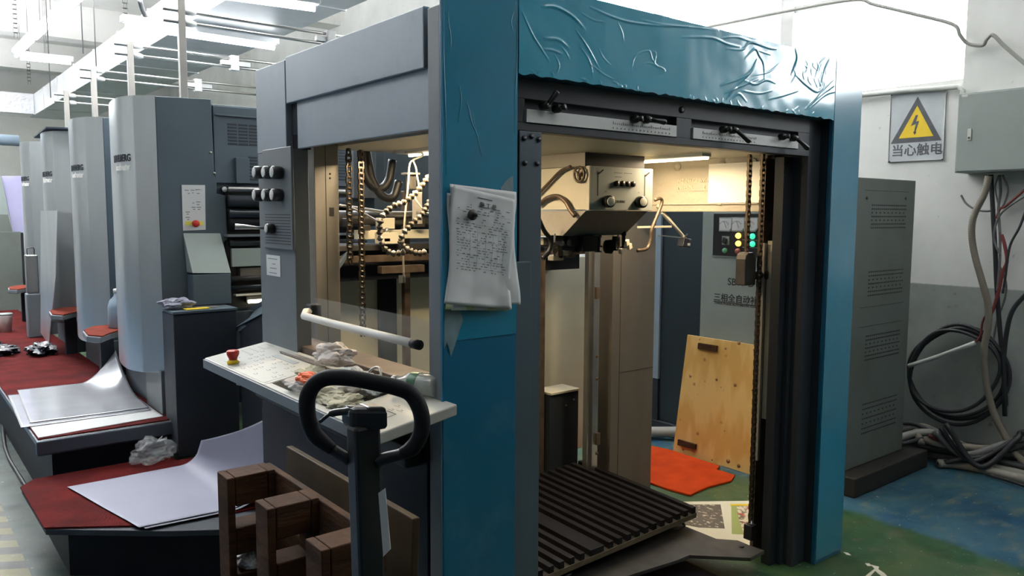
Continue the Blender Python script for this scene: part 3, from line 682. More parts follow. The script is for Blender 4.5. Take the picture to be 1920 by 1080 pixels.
for x in (.935, 1.222):
    mb = MB().box(x-.002, x+.002, hy0-.001, hy0+.001, 1.575, 1.672); mb.bar((x, hy0-.003, 1.665), (x+.022, hy0-.008, 1.682), .004, .004); mb.build('slider_slot', 'ink_black', fp)
mb = MB()
for k in range(4): mb.lathe([(.004, 0), (.012, .001), (.013, .012), (.009, .016)], (1.04+k*.033, hy0, 1.628), (0, -1, 0), 12)
mb.box(1.03, 1.155, hy0-.006, hy0, 1.62, 1.636); mb.build('switch_row', 'plastic_black', fp)
mb = MB()
for (x, z_, l) in ((1.03, 1.672, .05), (1.09, 1.672, .05), (1.035, 1.655, .04), (.975, 1.592, .012), (1.18, 1.592, .01)): mb.box(x, x+l, hy0-.0006, hy0, z_, z_+.0025)
mb.build('printed_marks', 'ink', fp)
text('maker_lettering', 'HEIDELBERG', .0135, 'ink_black', (1.022, hy0-.0004, 1.548), (1, 0, 0), (0, 0, 1), fp, bold=.0006)
q = on_x(1090, 327, hx0-.004)
mb = MB(); rp_ = [(hx0-.016, q[1]+.030*math.cos(a_), q[2]+.030*math.sin(a_)) for a_ in np.linspace(0, 2*math.pi, 24, endpoint=False)]; mb.tube(rp_, .0055, 8, True)
for a_ in (0.5, 2.6, 4.7): mb.bar((hx0-.013, q[1], q[2]), (hx0-.014, q[1]+.028*math.cos(a_), q[2]+.028*math.sin(a_)), .006, .012, (1, 0, 0))
mb.cyl((hx0, q[1], q[2]), (hx0-.022, q[1], q[2]), .008, 12)
mb.build('handwheel', 'brown_metal', HD)
for pts, r_, y in (([(1070, 312), (1050, 322), (1030, 342), (1008, 365)], .007, .80), ([(1010, 385), (1025, 372), (1045, 368), (1060, 378), (1070, 395), (1078, 405)], .010, .70)):
    MB().tube(smooth_path([on_x(u, v, hx0-.02) for u, v in pts], 8), r_, 10).build('head_hose', 'brown_metal', HD)
P = [on_y(u, v, .74) for u, v in ((1228, 375), (1238, 372), (1241, 380), (1232, 405), (1222, 430), (1220, 450), (1213, 466), (1195, 470))]
MB().tube(smooth_path(P, 8), .008, 10).build('head_hose', 'brown_metal', HD)
P = [on_y(u, v, .8) for u, v in ((1010, 410), (1020, 432), (1032, 450), (1030, 470), (1018, 485))]
MB().tube(smooth_path(P, 8), .010, 10).build('head_hose', 'tube_gray', HD)
# arm to the right with sensor box
MB().bar(on_y(1232, 385, .86), on_y(1285, 448, .80), .014, .014).build('sensor_arm', 'cream', HD, .002)
MB().bar(on_y(1240, 400, .84), on_y(1280, 442, .78), .009, .009).build('sensor_arm', 'steel', HD, .002)
MB().bar(on_y(1196, 426, .84), on_y(1258, 425, .80), .014, .010).build('cross_arm', 'cream', HD, .001)
MB().bar(on_y(1232, 441, .80), on_y(1285, 446, .80), .006, .005).build('cross_arm', 'steel', HD)
q = on_y(1283, 455, .79)
sb = MB().obox(q, (.028, 0, -.004), (0, .02, 0), (.006, 0, .022)).build('sensor_box', 'plastic_black', HD, .003)
MB().obox(q+np.array((.008, -.022, -.008)), (.009, 0, 0), (0, .001, 0), (0, 0, .006)).build('sensor_label', 'white', sb)
MB().bar(q+np.array((.0, 0, .022)), q+np.array((.024, 0, .042)), .010, .006).build('wing_nut', 'plastic_black', HD, .002)
# suckers, springs and tangle below
rr = random.Random(11)
for (x, z0_, z1_) in ((.99, 1.33, 1.41), (1.06, 1.335, 1.42), (1.10, 1.33, 1.40), (1.15, 1.35, 1.42), (1.255, 1.345, 1.44), (1.20, 1.335, 1.40), (.93, 1.36, 1.41)):
    y = rr.uniform(.76, .86)
    MB().lathe([(.017, 0), (.017, .004), (.008, .008), (.008, (z1_-z0_)*.6), (.012, (z1_-z0_)*.62), (.012, (z1_-z0_))], (x, y, z0_), (0, 0, 1), 12).build('sucker', rr.choice(['rubber', 'black_blue']), HD)
for (x, z_) in ((.86, 1.33), (1.25, 1.345), (1.12, 1.34)):
    spring((x, .80, z_), .010, .05, 7, HD); MB().cyl((x, .80, z_-.012), (x, .80, z_+.085), .004, 8).build('spring_rod', 'steel', HD)
MB().box(.99, 1.08, .76, .90, 1.335, 1.405).build('valve_block', 'black_blue', HD, .003); MB().box(.94, 1.0, .78, .95, 1.36, 1.405).build('valve_block', 'black_blue', HD, .003)
MB().lathe([(.010, 0), (.03, .004), (.033, .03), (.02, .04)], (1.165, .80, 1.352), (.9, -.3, 0), 14).build('blower_nozzle', 'rubber', HD)
for (u, v, m_) in ((1175, 455, 'cream'), (1180, 462, 'cream'), (1165, 470, 'steel')):
    q = on_y(u, v, .82); MB().obox(q, (.010, 0, .004), (0, .01, 0), (-.003, 0, .012)).build('fitting', m_, HD, .002)
for (u, v, w_, h_, m_) in ((1040, 440, 14, 40, 'cast'), (1028, 428, 26, 12, 'cream'), (1020, 452, 14, 14, 'cast'), (1046, 470, 10, 30, 'brown_metal'), (1070, 462, 9, 40, 'brown_metal'), (1060, 474, 20, 8, 'cream'), (1042, 483, 20, 10, 'cast')):
    a = on_y(u-w_/2, v-h_/2, .98); b_ = on_y(u+w_/2, v+h_/2, .98); MB().box(a[0], b_[0], .96, 1.0, b_[2], a[2]).build('linkage', m_, HD, .004)
spring((on_y(1070, 490, .95)[0], .95, 1.31), .012, .09, 9, HD)
P = [on_y(u, v, .95) for u, v in ((1005, 425), (1030, 425), (1036, 423), (1044, 424))]; MB().tube(P, .012, 10).build('link_rod', 'cream', HD)

# ------------------------------------------------------------------ pile board on the lift
PB = empty('pile_board', (.9, .8, .17), 'black slatted pallet board on plywood lying inside the press opening', 'pallet board')
c00, c10, c01, c11 = [np.array(p) for p in ((.10, .352, .2), (1.381, .42, .2), (.13, 1.12, .2), (1.446, 1.225, .2))]
def bil(s_, t_, z_): p = (1-s_)*(1-t_)*c00+s_*(1-t_)*c10+(1-s_)*t_*c01+s_*t_*c11; return np.array((p[0], p[1], z_))
def hexa(mb, s0, s1, t0, t1, z0, z1):
    return mb.add([bil(s0, t0, z0), bil(s1, t0, z0), bil(s1, t1, z0), bil(s0, t1, z0), bil(s0, t0, z1), bil(s1, t0, z1), bil(s1, t1, z1), bil(s0, t1, z1)], [(0, 3, 2, 1), (4, 5, 6, 7), (0, 1, 5, 4), (1, 2, 6, 5), (2, 3, 7, 6), (3, 0, 4, 7)])
hexa(MB(), 0, 1.003, -.003, 1, .150, .172).build('plywood_base', 'ply_edge', PB, .001)
n = 23
for k in range(n):
    if k in (12,): continue
    s1 = 1-k*(1/n); wd = .021
    if k == 11: hexa(MB(), s1-.062, s1, 0, 1, .172, .198).build('slat', 'slat', PB, .002); continue
    hexa(MB(), s1-wd, s1, 0, 1, .172, .200).build('slat', 'slat', PB, .002)
hexa(MB(), 0.001, 1.0, .001, .999, .1715, .1735).build('deck_skin', 'steel_dark', PB)
for t_ in ((1265, 985), (1050, 1073)):
    q = on_z(t_[0], t_[1], .125); MB().tube(smooth_path([q+np.array((-.06, -.01, 0)), q+np.array((-.03, -.035, 0)), q+np.array((.02, -.035, 0)), q+np.array((.045, -.01, 0)), q+np.array((.04, .03, .0)), q+np.array((0, .05, .02))], 6), .006, 8).build('lift_handle', 'plastic_black', PB)
# lift plate and its supports
LP = empty('lift_plate', (1.3, .3, .09), 'flat steel lift plate with angled outline under the black pallet board', 'steel plate')
pts = [(1200, 940), (1281.5, 985), (1343, 1010), (1383.6, 1013), (1404, 1021.7), (1433, 1032), (1407, 1046), (1293, 1040.5), (1270, 1050), (1150, 1088), (1000, 1130), (900, 1090), (1000, 1000)]
P = [on_z(u, v, .10) for u, v in pts]
MB().prism([(p[0], p[1], .085) for p in P], (0, 0, .015)).build('plate', 'steel_dark', LP, .001)
q = on_z(1391, 1025, .101); MB().lathe([(.010, 0), (.012, .0008)], q, (0, 0, 1), 14).build('plate_hole', 'ink_black', LP)
for (x, y) in ((.5, .55), (.9, .6), (.5, 1.0), (1.0, 1.0)): MB().box(x-.03, x+.03, y-.03, y+.03, 0 if y < .9 else 0, .085 if y < .6 else .148).build('support', 'black_blue', LP)
MB().box(1.00, 1.04, .55, 1.1, .10, .149).build('support_beam', 'black_blue', LP); MB().box(.3, .36, .42, 1.1, .10, .149).build('support_beam', 'black_blue', LP)
ca = empty('chain_anchor', (1.475, .2, .1), 'small dark anchor block at the foot of the long roller chain', 'machine part')
MB().box(1.455, 1.495, .18, .22, .101, .165).build('block', 'plastic_black', ca, .001); MB().lathe([(.013, 0), (.013, .008), (.008, .009), (.008, .016)], (1.475, .2, .165), (0, 0, 1), 6).build('nut', 'steel', ca)
fp_ = [on_z(u, v, .012) for u, v in ((1287, 1052), (1352, 1082), (1420, 1130), (1000, 1200), (900, 1120))]
tag(MB().prism([(p[0], p[1], .001) for p in fp_], (0, 0, .011)).build('floor_plate', 'black_blue'), 'dark flat plate on the green floor in front of the lift plate', 'steel plate')

# ------------------------------------------------------------------ papers pinned on the left post
def hang(name, pts, y0, m_, label, bulge=.012, par=None, seed=0):   # pts: TL, TR, BR, BL pixels on the post plane
    TL, TR, BR, BL = [on_y(u, v, 0) for u, v in pts]
    def fn(a_, b_):
        top = TL*(1-a_)+TR*a_; bot = BL*(1-a_)+BR*a_; p = top*(1-b_)+bot*b_
        yy = -y0-bulge*(b_**1.5)*(.6+.4*math.sin(a_*5+seed))-.004*noise.noise(Vector((a_*4+seed, b_*5, 0)))-.0045*abs(math.sin(a_*7+seed))*b_
        xx = p[0]+.006*math.sin(b_*6+seed)*(a_-.5)*2
        return np.array((xx, yy, p[2]))
    o = MB().grid(fn, 24, 34, (0, -.0006, 0)).build(name, m_, par); return tag(o, label, 'paper', 'papers pinned to the blue post') if label else o, fn
hang('paper_sheet', ((850, 352), (935, 360), (949, 582), (829, 579)), .006, 'yellow_paper', 'pale yellow sheet, rearmost and lowest of the pinned papers')
hang('paper_sheet', ((838, 362), (940, 372), (948, 580), (839, 580)), .009, 'paper', 'white sheet showing just below the pinned job form', seed=1)
o, fn2 = hang('paper_sheet', ((842, 345), (960, 360), (963, 570), (835, 560)), .012, 'paper', 'white sheet pinned behind the form, its right edge sticking out', seed=2)
o, fn = hang('job_form', ((845, 347), (957, 374), (947, 578), (820, 567)), .017, 'paper', 'front printed job form held by a round magnet on blue post', bulge=.016, seed=.5)
mb = MB(); rr = random.Random(5)
def stroke(a0, a1, b0, h_=.0045):
    p0 = fn(a0, b0); p1 = fn(a1, b0); p2 = fn(a1, b0+h_); p3 = fn(a0, b0+h_); mb.add([q_+np.array((0, -.0016, 0)) for q_ in (p0, p1, p2, p3)], [(0, 1, 2, 3)])
for r_ in range(26):
    b0 = .13+r_*.0225
    if b0 > .72: break
    a_ = .10
    while a_ < .88:
        l = rr.uniform(.015, .06)
        if rr.random() < .62: stroke(a_, min(a_+l, .92), b0, .0065)
        a_ += l+rr.uniform(.01, .05)
for b0 in (.2, .30, .36, .44, .50, .57, .63, .68): 
    for k in range(8): stroke(.08+k*.105, .08+(k+1)*.105, b0-.006, .0016)
for a_ in (.30, .42, .55, .66, .76, .86):
    for k in range(6): b0 = .36+k*.05; stroke(a_, a_+.004, b0, .05)
stroke(.38, .62, .055, .009)
mb.build('form_print', 'ink', o)
q = fn(.42, .12); text('form_title', '施 工 单', .016, 'ink_black', (q[0], q[1]-.002, q[2]-.004), (.985, 0, -.17), (.1, 0, 1), o)
mg = on_y(887, 403, -.03)
M_ = empty('magnet', (mg[0], -.03, mg[2]), 'round grey magnet holding the pinned papers', 'magnet')
MB().lathe([(.014, 0), (.0145, .001), (.0145, .006), (.012, .008), (.003, .0085)], (mg[0], -.024, mg[2]), (0, -1, 0), 24).build('disc', 'steel_dark', M_)
MB().lathe([(.0055, 0), (.006, .006), (.0035, .011)], (mg[0]+.003, -.032, mg[2]), (0, -1, 0), 12).build('peg', 'plastic_black', M_)

# ------------------------------------------------------------------ control desk
D = empty('control_desk', (-.35, .6, .95), 'long pale control desk with keys and waste tray along press side', 'control desk')
def dk(x, y, dz=0): t_ = (x+.482)/.242; return np.array((x, y, .96+.04*t_+dz))
def dslab(x0, x1, y0, y1, a, b_, name, m_, bev=.001, par=None):
    return MB().add([dk(x0, y0, a), dk(x1, y0, a), dk(x1, y1, a), dk(x0, y1, a), dk(x0, y0, b_), dk(x1, y0, b_), dk(x1, y1, b_), dk(x0, y1, b_)],
                    [(0, 3, 2, 1), (4, 5, 6, 7), (0, 1, 5, 4), (1, 2, 6, 5), (2, 3, 7, 6), (3, 0, 4, 7)]).build(name, m_, par or D, bev)
y_a, y_b = .205, .665        # tray
dslab(-.482, -.24, -.05, y_a, -.03, 0, 'desk_top', 'desk', .004); dslab(-.482, -.24, y_b, 1.245, -.03, 0, 'desk_top', 'desk', .004)
dslab(-.482, -.462, y_a, y_b, -.03, 0, 'desk_edge', 'desk', .003); dslab(-.285, -.24, y_a, y_b, -.03, 0, 'desk_edge', 'desk', .003)
dslab(-.4615, -.2855, y_a+.0005, y_b-.0005, -.050, -.0455, 'tray_bottom', 'desk')
mb = MB()
for (x0, x1, y0, y1) in ((-.4615, -.458, y_a+.001, y_b-.001), (-.289, -.2855, y_a+.001, y_b-.001), (-.458, -.289, y_a+.0005, y_a+.004), (-.458, -.289, y_b-.004, y_b-.0005)):
    mb.add([dk(x0, y0, -.045), dk(x1, y0, -.045), dk(x1, y1, -.045), dk(x0, y1, -.045), dk(x0, y0, -.002), dk(x1, y0, -.002), dk(x1, y1, -.002), dk(x0, y1, -.002)], [(0, 3, 2, 1), (4, 5, 6, 7), (0, 1, 5, 4), (1, 2, 6, 5), (2, 3, 7, 6), (3, 0, 4, 7)])
mb.build('tray_wall', 'desk', D)
dslab(-.487, -.4825, -.052, 1.247, -.036, -.004, 'front_lip', 'side_gray', .001)
dslab(-.475, -.40, y_b+.02, 1.22, 0, .0006, 'key_field', 'desk', 0)
mb = MB(); rr = random.Random(2)
def dmark(x, y, l, w_=.0018, along='y'):
    a, b_ = (w_, l) if along == 'y' else (l, w_); p = [dk(x, y, .0008), dk(x+a, y, .0008), dk(x+a, y+b_, .0008), dk(x, y+b_, .0008)]; mb.add(p, [(0, 1, 2, 3)])
for r_ in range(7):
    for c_ in range(8):
        if rr.random() < .75:
            x = -.455+r_*.022; y = .70+c_*.055+rr.uniform(-.005, .005); dmark(x, y, .026); dmark(x+.007, y+.004, .012, .0035)
            dmark(x, y, .006, .0012, 'x')
for (y0, y1, x0, x1) in ((1.12, 1.19, -.30, -.265), (1.10, 1.2, -.36, -.33)): 
    dmark(x0, y0, y1-y0); dmark(x1, y0, y1-y0); dmark(x0, y0, x1-x0, .0018, 'x'); dmark(x0, y1, x1-x0, .0018, 'x')
for (x, y) in ((-.43, .06), (-.40, .06), (-.37, .06), (-.43, .03), (-.345, .07), (-.36, .03)): dmark(x, y, .03); dmark(x+.006, y+.008, .010, .003)
mb.build('desk_print', 'desk_mark', D)
mb = MB()
for (x0, y0) in ((-.435, .055), (-.41, .03)):
    for (a, b_, c_, d_) in ((x0, x0+.034, y0, y0+.003), (x0, x0+.034, y0+.045, y0+.048), (x0, x0+.003, y0, y0+.048), (x0+.031, x0+.034, y0, y0+.048)):
        mb.add([dk(a, c_, .001), dk(b_, c_, .001), dk(b_, d_, .001), dk(a, d_, .001)], [(0, 1, 2, 3)])
mb.build('button_frame', 'ink_black', D)
dslab(-.325, -.305, .80, .99, 0, .001, 'display_strip', 'desk_tint', 0)
dslab(-.285, -.262, y_b+.0, 1.0, 0, .002, 'groove_strip', 'steel', 0)
dslab(-.29, -.288, y_b+.0, 1.0, 0, .0022, 'groove_line', 'ink_black', 0)
dslab(-.284, -.278, .10, 1.02, 0, .0025, 'groove_line', 'brown_metal', 0)
q = dk(-.447, 1.04)
es = MB().lathe([(.020, 0), (.021, .008), (.014, .014), (.013, .02)], q, (0, 0, 1), 20).build('emergency_stop', 'yellow', D)
MB().lathe([(.014, 0), (.015, .006), (.0215, .020), (.022, .030), (.018, .034)], q+np.array((0, 0, .014)), (0, 0, 1), 20).build('mushroom_button', 'red', es)
MB().lathe([(.010, 0), (.016, .003), (.016, .012), (.01, .014)], dk(-.470, .90, -.046), (0, 0, 1), 14).build('desk_foot_knob', 'white', D)
MB().box(-.31, -.256, .10, 1.2, .80, .862).build('desk_bracket', 'dark_gray', D, .004)

# contents of the tray
G = 'waste in the desk tray'
def item(nm, x, y, h, size, m_, seed, label, cat, rot=0, amp=.4, flat=True):
    o = crumple(nm, (x, y, dk(x, y)[2]-.044+h), size, m_, seed, amp, floor_z=None, rot=rot, flat=flat); return tag(o, label, cat)
item('cotton_rag', -.345, .60, .045, (.035, .055, .03), 'rag', 1, 'yellowish cotton glove bundled at the left end of the tray', 'glove', .4)
item('crumpled_tissue', -.30, .555, .105, (.05, .075, .035), 'rag_white', 2, 'pinkish crumpled tissue on top of the tray back edge', 'tissue', .3)
pk = item('snack_bag', -.40, .46, .055, (.055, .085, .030), 'rag_white', 3, 'white crumpled snack bag with an orange stripe in tray', 'bag', .5)
tag(crumple('orange_wrapper', (-.425, .445, 1.004), (.026, .055, .024), 'bag_orange', 4, .3, rot=.35), 'orange printed wrapper on the snack bag in the tray', 'wrapper')
item('cotton_rag', -.425, .36, .05, (.038, .07, .028), 'rag', 5, 'cream cotton rag nearest the front lip of the tray', 'rag', .2)
item('crumpled_paper', -.355, .33, .055, (.035, .055, .035), 'rag_white', 6, 'crumpled white paper in the middle of the tray', 'paper', .9)
item('cotton_rag', -.40, .265, .04, (.05, .045, .022), 'rag', 7, 'flat grey rag at the right end of the tray', 'rag')
item('plastic_wrap', -.325, .37, .075, (.04, .07, .025), 'desk_tint', 8, 'greyish plastic wrap behind the tray papers', 'plastic')
item('crumpled_paper', -.31, .27, .06, (.03, .05, .025), 'paper', 9, 'curled pale paper strip by the back of the tray', 'paper')
mb = MB().grid(lambda a_, b_: dk(-.45+.15*b_+.02*a_, .25+.10*b_+.03*a_, -.03+.035*b_+.012*math.sin(a_*3)), 8, 12, (0, 0, .0006)); tag(mb.build('paper_strip', 'paper'), 'long bent paper strip leaning out of the tray right end', 'paper')
P = smooth_path([dk(-.30, .36, .01), dk(-.285, .33, .045), dk(-.275, .30, .05), dk(-.29, .26, .01)], 8); tag(MB().tube(P, .004, 6).build('wire_loop', 'steel'), 'bent pale wire loop rising at the tray back edge', 'wire')
# bottle lying at the desk right end
bt = empty('water_bottle', (-.27, .16, 1.03), 'clear plastic drink bottle with green band lying on the desk', 'bottle')
ax = Vector((.35, -.95, 0)).normalized(); c0 = Vector((-.288, .185, 1.030))
MB().lathe([(.012, 0), (.013, .02), (.022, .035), (.031, .055), (.032, .075), (.030, .08), (.032, .085), (.032, .14), (.030, .15), (.0, .152)], c0, tuple(ax), 24).build('bottle_body', 'bottle', bt)
MB().lathe([(.0325, 0), (.0328, .002), (.0328, .028), (.0325, .03)], c0+ax*.060, tuple(ax), 24).build('green_band', 'green_glass', bt)
MB().lathe([(.0145, 0), (.0145, .014)], c0-ax*.008, tuple(ax), 18).build('cap', 'white', bt)

# ------------------------------------------------------------------ printing units
SP = 1.165
U_ = empty('printing_unit', (.8, 3.1, 0), 'nearest tall silver-capped printing unit with a white control plate', 'printing machine')
y0 = 2.667
bd = MB(); bd.box(-.245, 1.7, y0+.03, y0+.88, .42, 2.085); bd.build('body', 'unit_gray', U_, .004)
# front cover plate with stepped right edge
pts = [(-.245, .66), (-.245, 2.095), (.037, 2.105), (.045, 1.70), (.055, 1.66), (.055, 1.60), (.10, 1.59), (.105, 1.35), (.075, 1.33), (.085, .66)]
MB().prism([(x, y0, z_) for x, z_ in pts], (0, .028, 0)).build('front_cover', 'unit_gray', U_, .002)
# silver end cover
prof = [(-.247, y0), (-.335, 2.745), (-.368, 2.84), (-.378, 2.93), (-.372, 3.05), (-.352, 3.20), (-.318, 3.36), (-.27, 3.50), (-.247, 3.53)]
sm = [np.array(prof[0])]
mb = MB(); P2 = [(prof[0][0], prof[0][1])]+[tuple(p[:2]) for p in smooth_path([(a, b_, 0) for a, b_ in prof[1:]], 4)]
n = len(P2); vs = []; zl = [.645, 2.100]
for z_ in zl: vs += [(x, y, z_) for x, y in P2]
fs = [(i, i+1, i+1+n, i+n) for i in range(n-1)]; sfl = [i > 0 for i in range(n-1)]
mb.add(vs, fs); mb.smooth = sfl; mb.add([(*p, zl[1]) for p in P2], [tuple(range(n))]); mb.add([(*p, zl[0]) for p in P2], [tuple(range(n))])
SV = mb.build('silver_cover', 'silver', U_)
def cov_text(bodys, size, m_, ya, z_, sq):
    # lettering follows the curved cover
    t_ = text('maker_lettering', bodys, size, m_, (0, 0, 0), (1, 0, 0), (0, 1, 0), SV, .001, squash=sq, bold=.0012); o_ = np.array(SV['_o'])
    for v in t_.data.vertices:
        y = ya-v.co.x-o_[0]; y = ya-(v.co.x+o_[0]); zz = z_+(v.co.y+o_[1]); dd = v.co.z+o_[2]
        x = np.interp(y, [p[1] for p in P2], [p[0] for p in P2])-.0015-dd; v.co = Vector((x-o_[0], y-o_[1], zz-o_[2]))
    return t_
cov_text('HEIDELBERG', .052, 'dark_gray', 3.02, 1.765, .83); cov_text('Speedmaster', .050, 'notice_white', 2.97, 1.718, .72)
MB().box(-.235, 1.6, y0+.02, y0+.86, .421, .66).build('plinth', 'black_blue', U_)
MB().box(-.27, -.20, y0-.01, y0+.3, .421, .66).build('kick_plate', 'side_gray', U_, .003)
# control label
lb = MB().prism([(-.130, y0-.003, 1.643), (-.008, y0-.003, 1.645), (-.012, y0-.003, 1.404), (-.130, y0-.003, 1.400)], (0, .003, 0)).build('control_plate', 'paper', U_)
mb = MB()
for (u, v, l) in ((346, 356, 8), (357, 356, 8), (366, 355, 10), (352, 362, 4), (360, 361, 3), (369, 362, 5), (368, 378, 8), (369, 383, 5), (361, 380, 3), (359, 388, 8), (369, 388, 8), (362, 392, 4), (371, 392, 4), (348, 397, 8), (350, 401, 4), (348, 407, 8), (351, 411, 4), (368, 356, 1), (378, 356, 1)):
    a = on_y(u, v, y0-.0035); b_ = on_y(u+l, v+1.3, y0-.0035); mb.box(a[0], b_[0], y0-.0036, y0-.003, b_[2], a[2])
mb.build('plate_print', 'ink', lb)
q = on_y(364, 419, y0-.003); MB().box(q[0]-.045, q[0]+.05, y0-.0037, y0-.003, q[2]-.010, q[2]+.012).build('yellow_field', 'yellow_lt', lb)
MB().lathe([(.012, 0), (.012, .02), (.019, .024), (.019, .035), (.015, .038)], q, (0, -1, 0), 20).build('emergency_stop', 'red', lb)
# sloped cover box
mb = MB(); T = [(-.130, y0, 1.388), (.067, y0, 1.385), (.085, y0-.10, 1.17), (-.118, y0-.10, 1.178)]
MB().add([*T, (.085, y0, 1.17), (-.118, y0, 1.178)], [(0, 1, 2, 3), (3, 2, 4, 5), (0, 3, 5), (1, 4, 2), (0, 5, 4, 1)]).build('sloped_cover', 'cab_light', U_, .002)
MB().box(-.116, .083, y0-.10, y0, 1.004, 1.169).build('sloped_cover_base', 'unit_gray', U_, .003)
# vent panel
vp = MB().box(.05, 1.6, y0+.008, y0+.029, 1.66, 2.075).build('vent_panel', 'unit_gray', U_, .002)
mb = MB()
for blk in ((.125, .70, 1.985, 1.865), (.235, .70, 1.81, 1.68), (.78, 1.5, 1.985, 1.70)):
    x = blk[0]
    while x < blk[1]:
        z_ = blk[2]
        while z_ > blk[3]: mb.box(x, x+.052, y0+.0065, y0+.009, z_-.010, z_); z_ -= .0175
        x += .060
    mb.build('vent_slot', 'vent_dark', vp); mb = MB()
mb = MB(); mb.box(.06, 1.5, y0-.004, y0+.009, 2.022, 2.030); mb.box(.16, .235, y0-.012, y0+.009, 1.66, 1.80); mb.build('panel_ridge', 'unit_gray', vp, .002)
q = on_y(421, 355, y0-.01); g = MB().lathe([(.017, 0), (.017, .02), (.013, .021)], (q[0], y0+.01, q[2]), (0, -1, 0), 20).build('gauge', 'plastic_black', U_)
MB().lathe([(.0145, 0), (.014, .002)], (q[0], y0-.011, q[2]), (0, -1, 0), 20).build('gauge_face', 'white', g)
for (u, v) in ((402, 325), (395, 286)): q = on_y(u, v, y0-.001); MB().lathe([(.007, 0), (.007, .004), (.003, .005)], (q[0], y0, q[2]), (0, -1, 0), 14).build('lock', 'steel', U_)
# rollers and openings between the covers
MB().box(.10, 1.6, y0+.012, y0+.028, .96, 1.64).build('opening_back', 'ink_black', U_)
for (z_, r_, m_) in ((1.625, .016, 'steel'), (1.56, .035, 'dark_gray'), (1.49, .03, 'roller'), (1.435, .035, 'rubber'), (1.33, .022, 'roller'), (1.13, .018, 'steel_dark'), (1.08, .018, 'roller')):
    MB().cyl((.11, y0-.02, z_), (1.55, y0-.02, z_), r_, 16).build('roller', m_, U_)
MB().box(.085, 1.5, y0-.06, y0+.01, 1.365, 1.378).build('guard_bar', 'side_gray', U_, .001)
MB().box(.11, 1.5, y0-.05, y0-.03, 1.20, 1.30).build('guard_plate', 'cab_light', U_, .002)
MB().box(.16, 1.5, y0-.03, y0+.01, 1.145, 1.19).build('lit_plate', 'beige_metal', U_, .001)
MB().box(.13, 1.5, y0-.04, y0+.01, 1.035, 1.045).build('lit_bar', 'cream', U_, .001)
wl = MB().box(.19, .34, y0-.03, y0, .995, 1.03).build('lamp_housing', 'steel_dark', U_, .003)
MB().cyl((.20, y0-.035, 1.0), (.32, y0-.035, 1.0), .010, 12).build('lamp_tube', 'work_lamp', wl)
MB().box(.0, 1.6, y0-.05, y0+.0, .66, .95).build('lower_cover', 'dark_gray', U_, .003)
copies = [U_]
for k, (dy, lab_) in enumerate(((3.877-2.667, 'second tall silver-capped printing unit counted from the front'), (5.03-2.667, 'third silver-capped printing unit, wearing a dark flat lid'), (6.18-2.667, 'farthest silver-capped printing unit at the end of the row'))):
    c = copy_tree(U_); c.location.y += dy; c['label'] = lab_; c['group'] = 'printing units in a row'; copies.append(c)
U_['group'] = 'printing units in a row'
a = 5.03
tag(MB().prism([(-.40, a-.05, 2.104), (-.20, a-.12, 2.104), (.3, a-.12, 2.104), (.3, a+.9, 2.104), (-.35, a+.9, 2.104)], (0, 0, .012)).build('lid_board', 'dark_gray'), 'dark flat board lying on top of the third printing unit', 'board')

# ------------------------------------------------------------------ steps, walkway, mats
W_ = empty('walkway', (-.6, 5, 0), 'raised walkway beside the printing units with silver front edge', 'walkway')
MB().box(-.87, -.24, 2.53, 8.4, .385, .415).build('deck', 'nosing_gray', W_, .004)
MB().box(-.875, -.24, 2.50, 2.535, .345, .418).build('nosing', 'nosing_gray', W_, .010, seg=3)
MB().box(-.80, -.25, 2.60, 8.35, 0, .384).build('riser', 'black_blue', W_)
mb = MB()
for k in range(60): x = -.85+k*.0098; mb.box(x, x+.007, 2.515, 2.522, .4175, .4195)
mb.build('tread_grip', 'steel', W_)
tag(MB().box(-.862, -.245, 2.54, 8.4, .4155, .4215).build('carpet_runner', 'red_carpet'), 'dirty red carpet running along the raised walkway', 'carpet')
lower = [(-.900, 2.49), (-.955, 2.398), (-.947, 1.80), (-.577, 1.487), (-.30, 1.30), (.05, 1.30), (.05, 2.38), (-.28, 2.38), (-.28, 2.49)]
LS = empty('lower_step', (-.6, 1.9, 0), 'low black step with cut corner in front of the walkway', 'step')
MB().prism([(x, y, .215) for x, y in lower], (0, 0, .025)).build('tread', 'dark_gray', LS, .003)
lw2 = [(-.86, 2.45), (-.86, 1.86), (-.55, 1.60), (-.30, 1.40), (.04, 1.32), (.04, 2.37), (-.28, 2.37), (-.28, 2.45)]
MB().prism([(x, y, .0) for x, y in lw2], (0, 0, .214)).build('skirt', 'black_blue', LS)
mp_ = [(-.893, 2.488), (-.960, 2.40), (-.952, 1.80), (-.60, 1.56), (-.30, 1.50), (-.06, 1.48), (-.06, 2.37), (-.285, 2.37), (-.285, 2.488)]
tag(MB().prism([(x, y, .2405) for x, y in mp_], (0, 0, .008)).build('step_mat', 'red_carpet', bevel=.002), 'red felt mat covering the low step under the white sheets', 'mat')
# block cabinet by unit one
BC = empty('side_cabinet', (-.1, 2.55, .4), 'dark grey floor cabinet under the sloped cover with litter on top', 'cabinet')
MB().box(-.268, .05, 2.40, 2.60, .25, .985).build('body', 'dark_gray', BC, .004); MB().box(-.272, .055, 2.395, 2.61, .986, 1.0).build('top', 'unit_gray', BC, .002)
TB = empty('table_side_cover', (-.1, 1.8, 0), 'dark blue-grey side cover between front unit and side cabinet', 'machine cover')
za = on_x(437, 620, .06)[2]; zc = on_x(494, 590, .06)[2]; ya_ = on_x(437, 620, .06)[1]; yc2 = on_x(494, 590, .06)[1]; gz = (zc-za)/(yc2-ya_)
zn = za+gz*(1.30-ya_)
MB().prism([(.06, 2.39, 0), (.06, 2.39, za), (.06, ya_, za), (.06, 1.30, zn), (.06, 1.30, 0)], (.02, 0, 0)).build('side_panel', 'dark_gray', TB, .002)
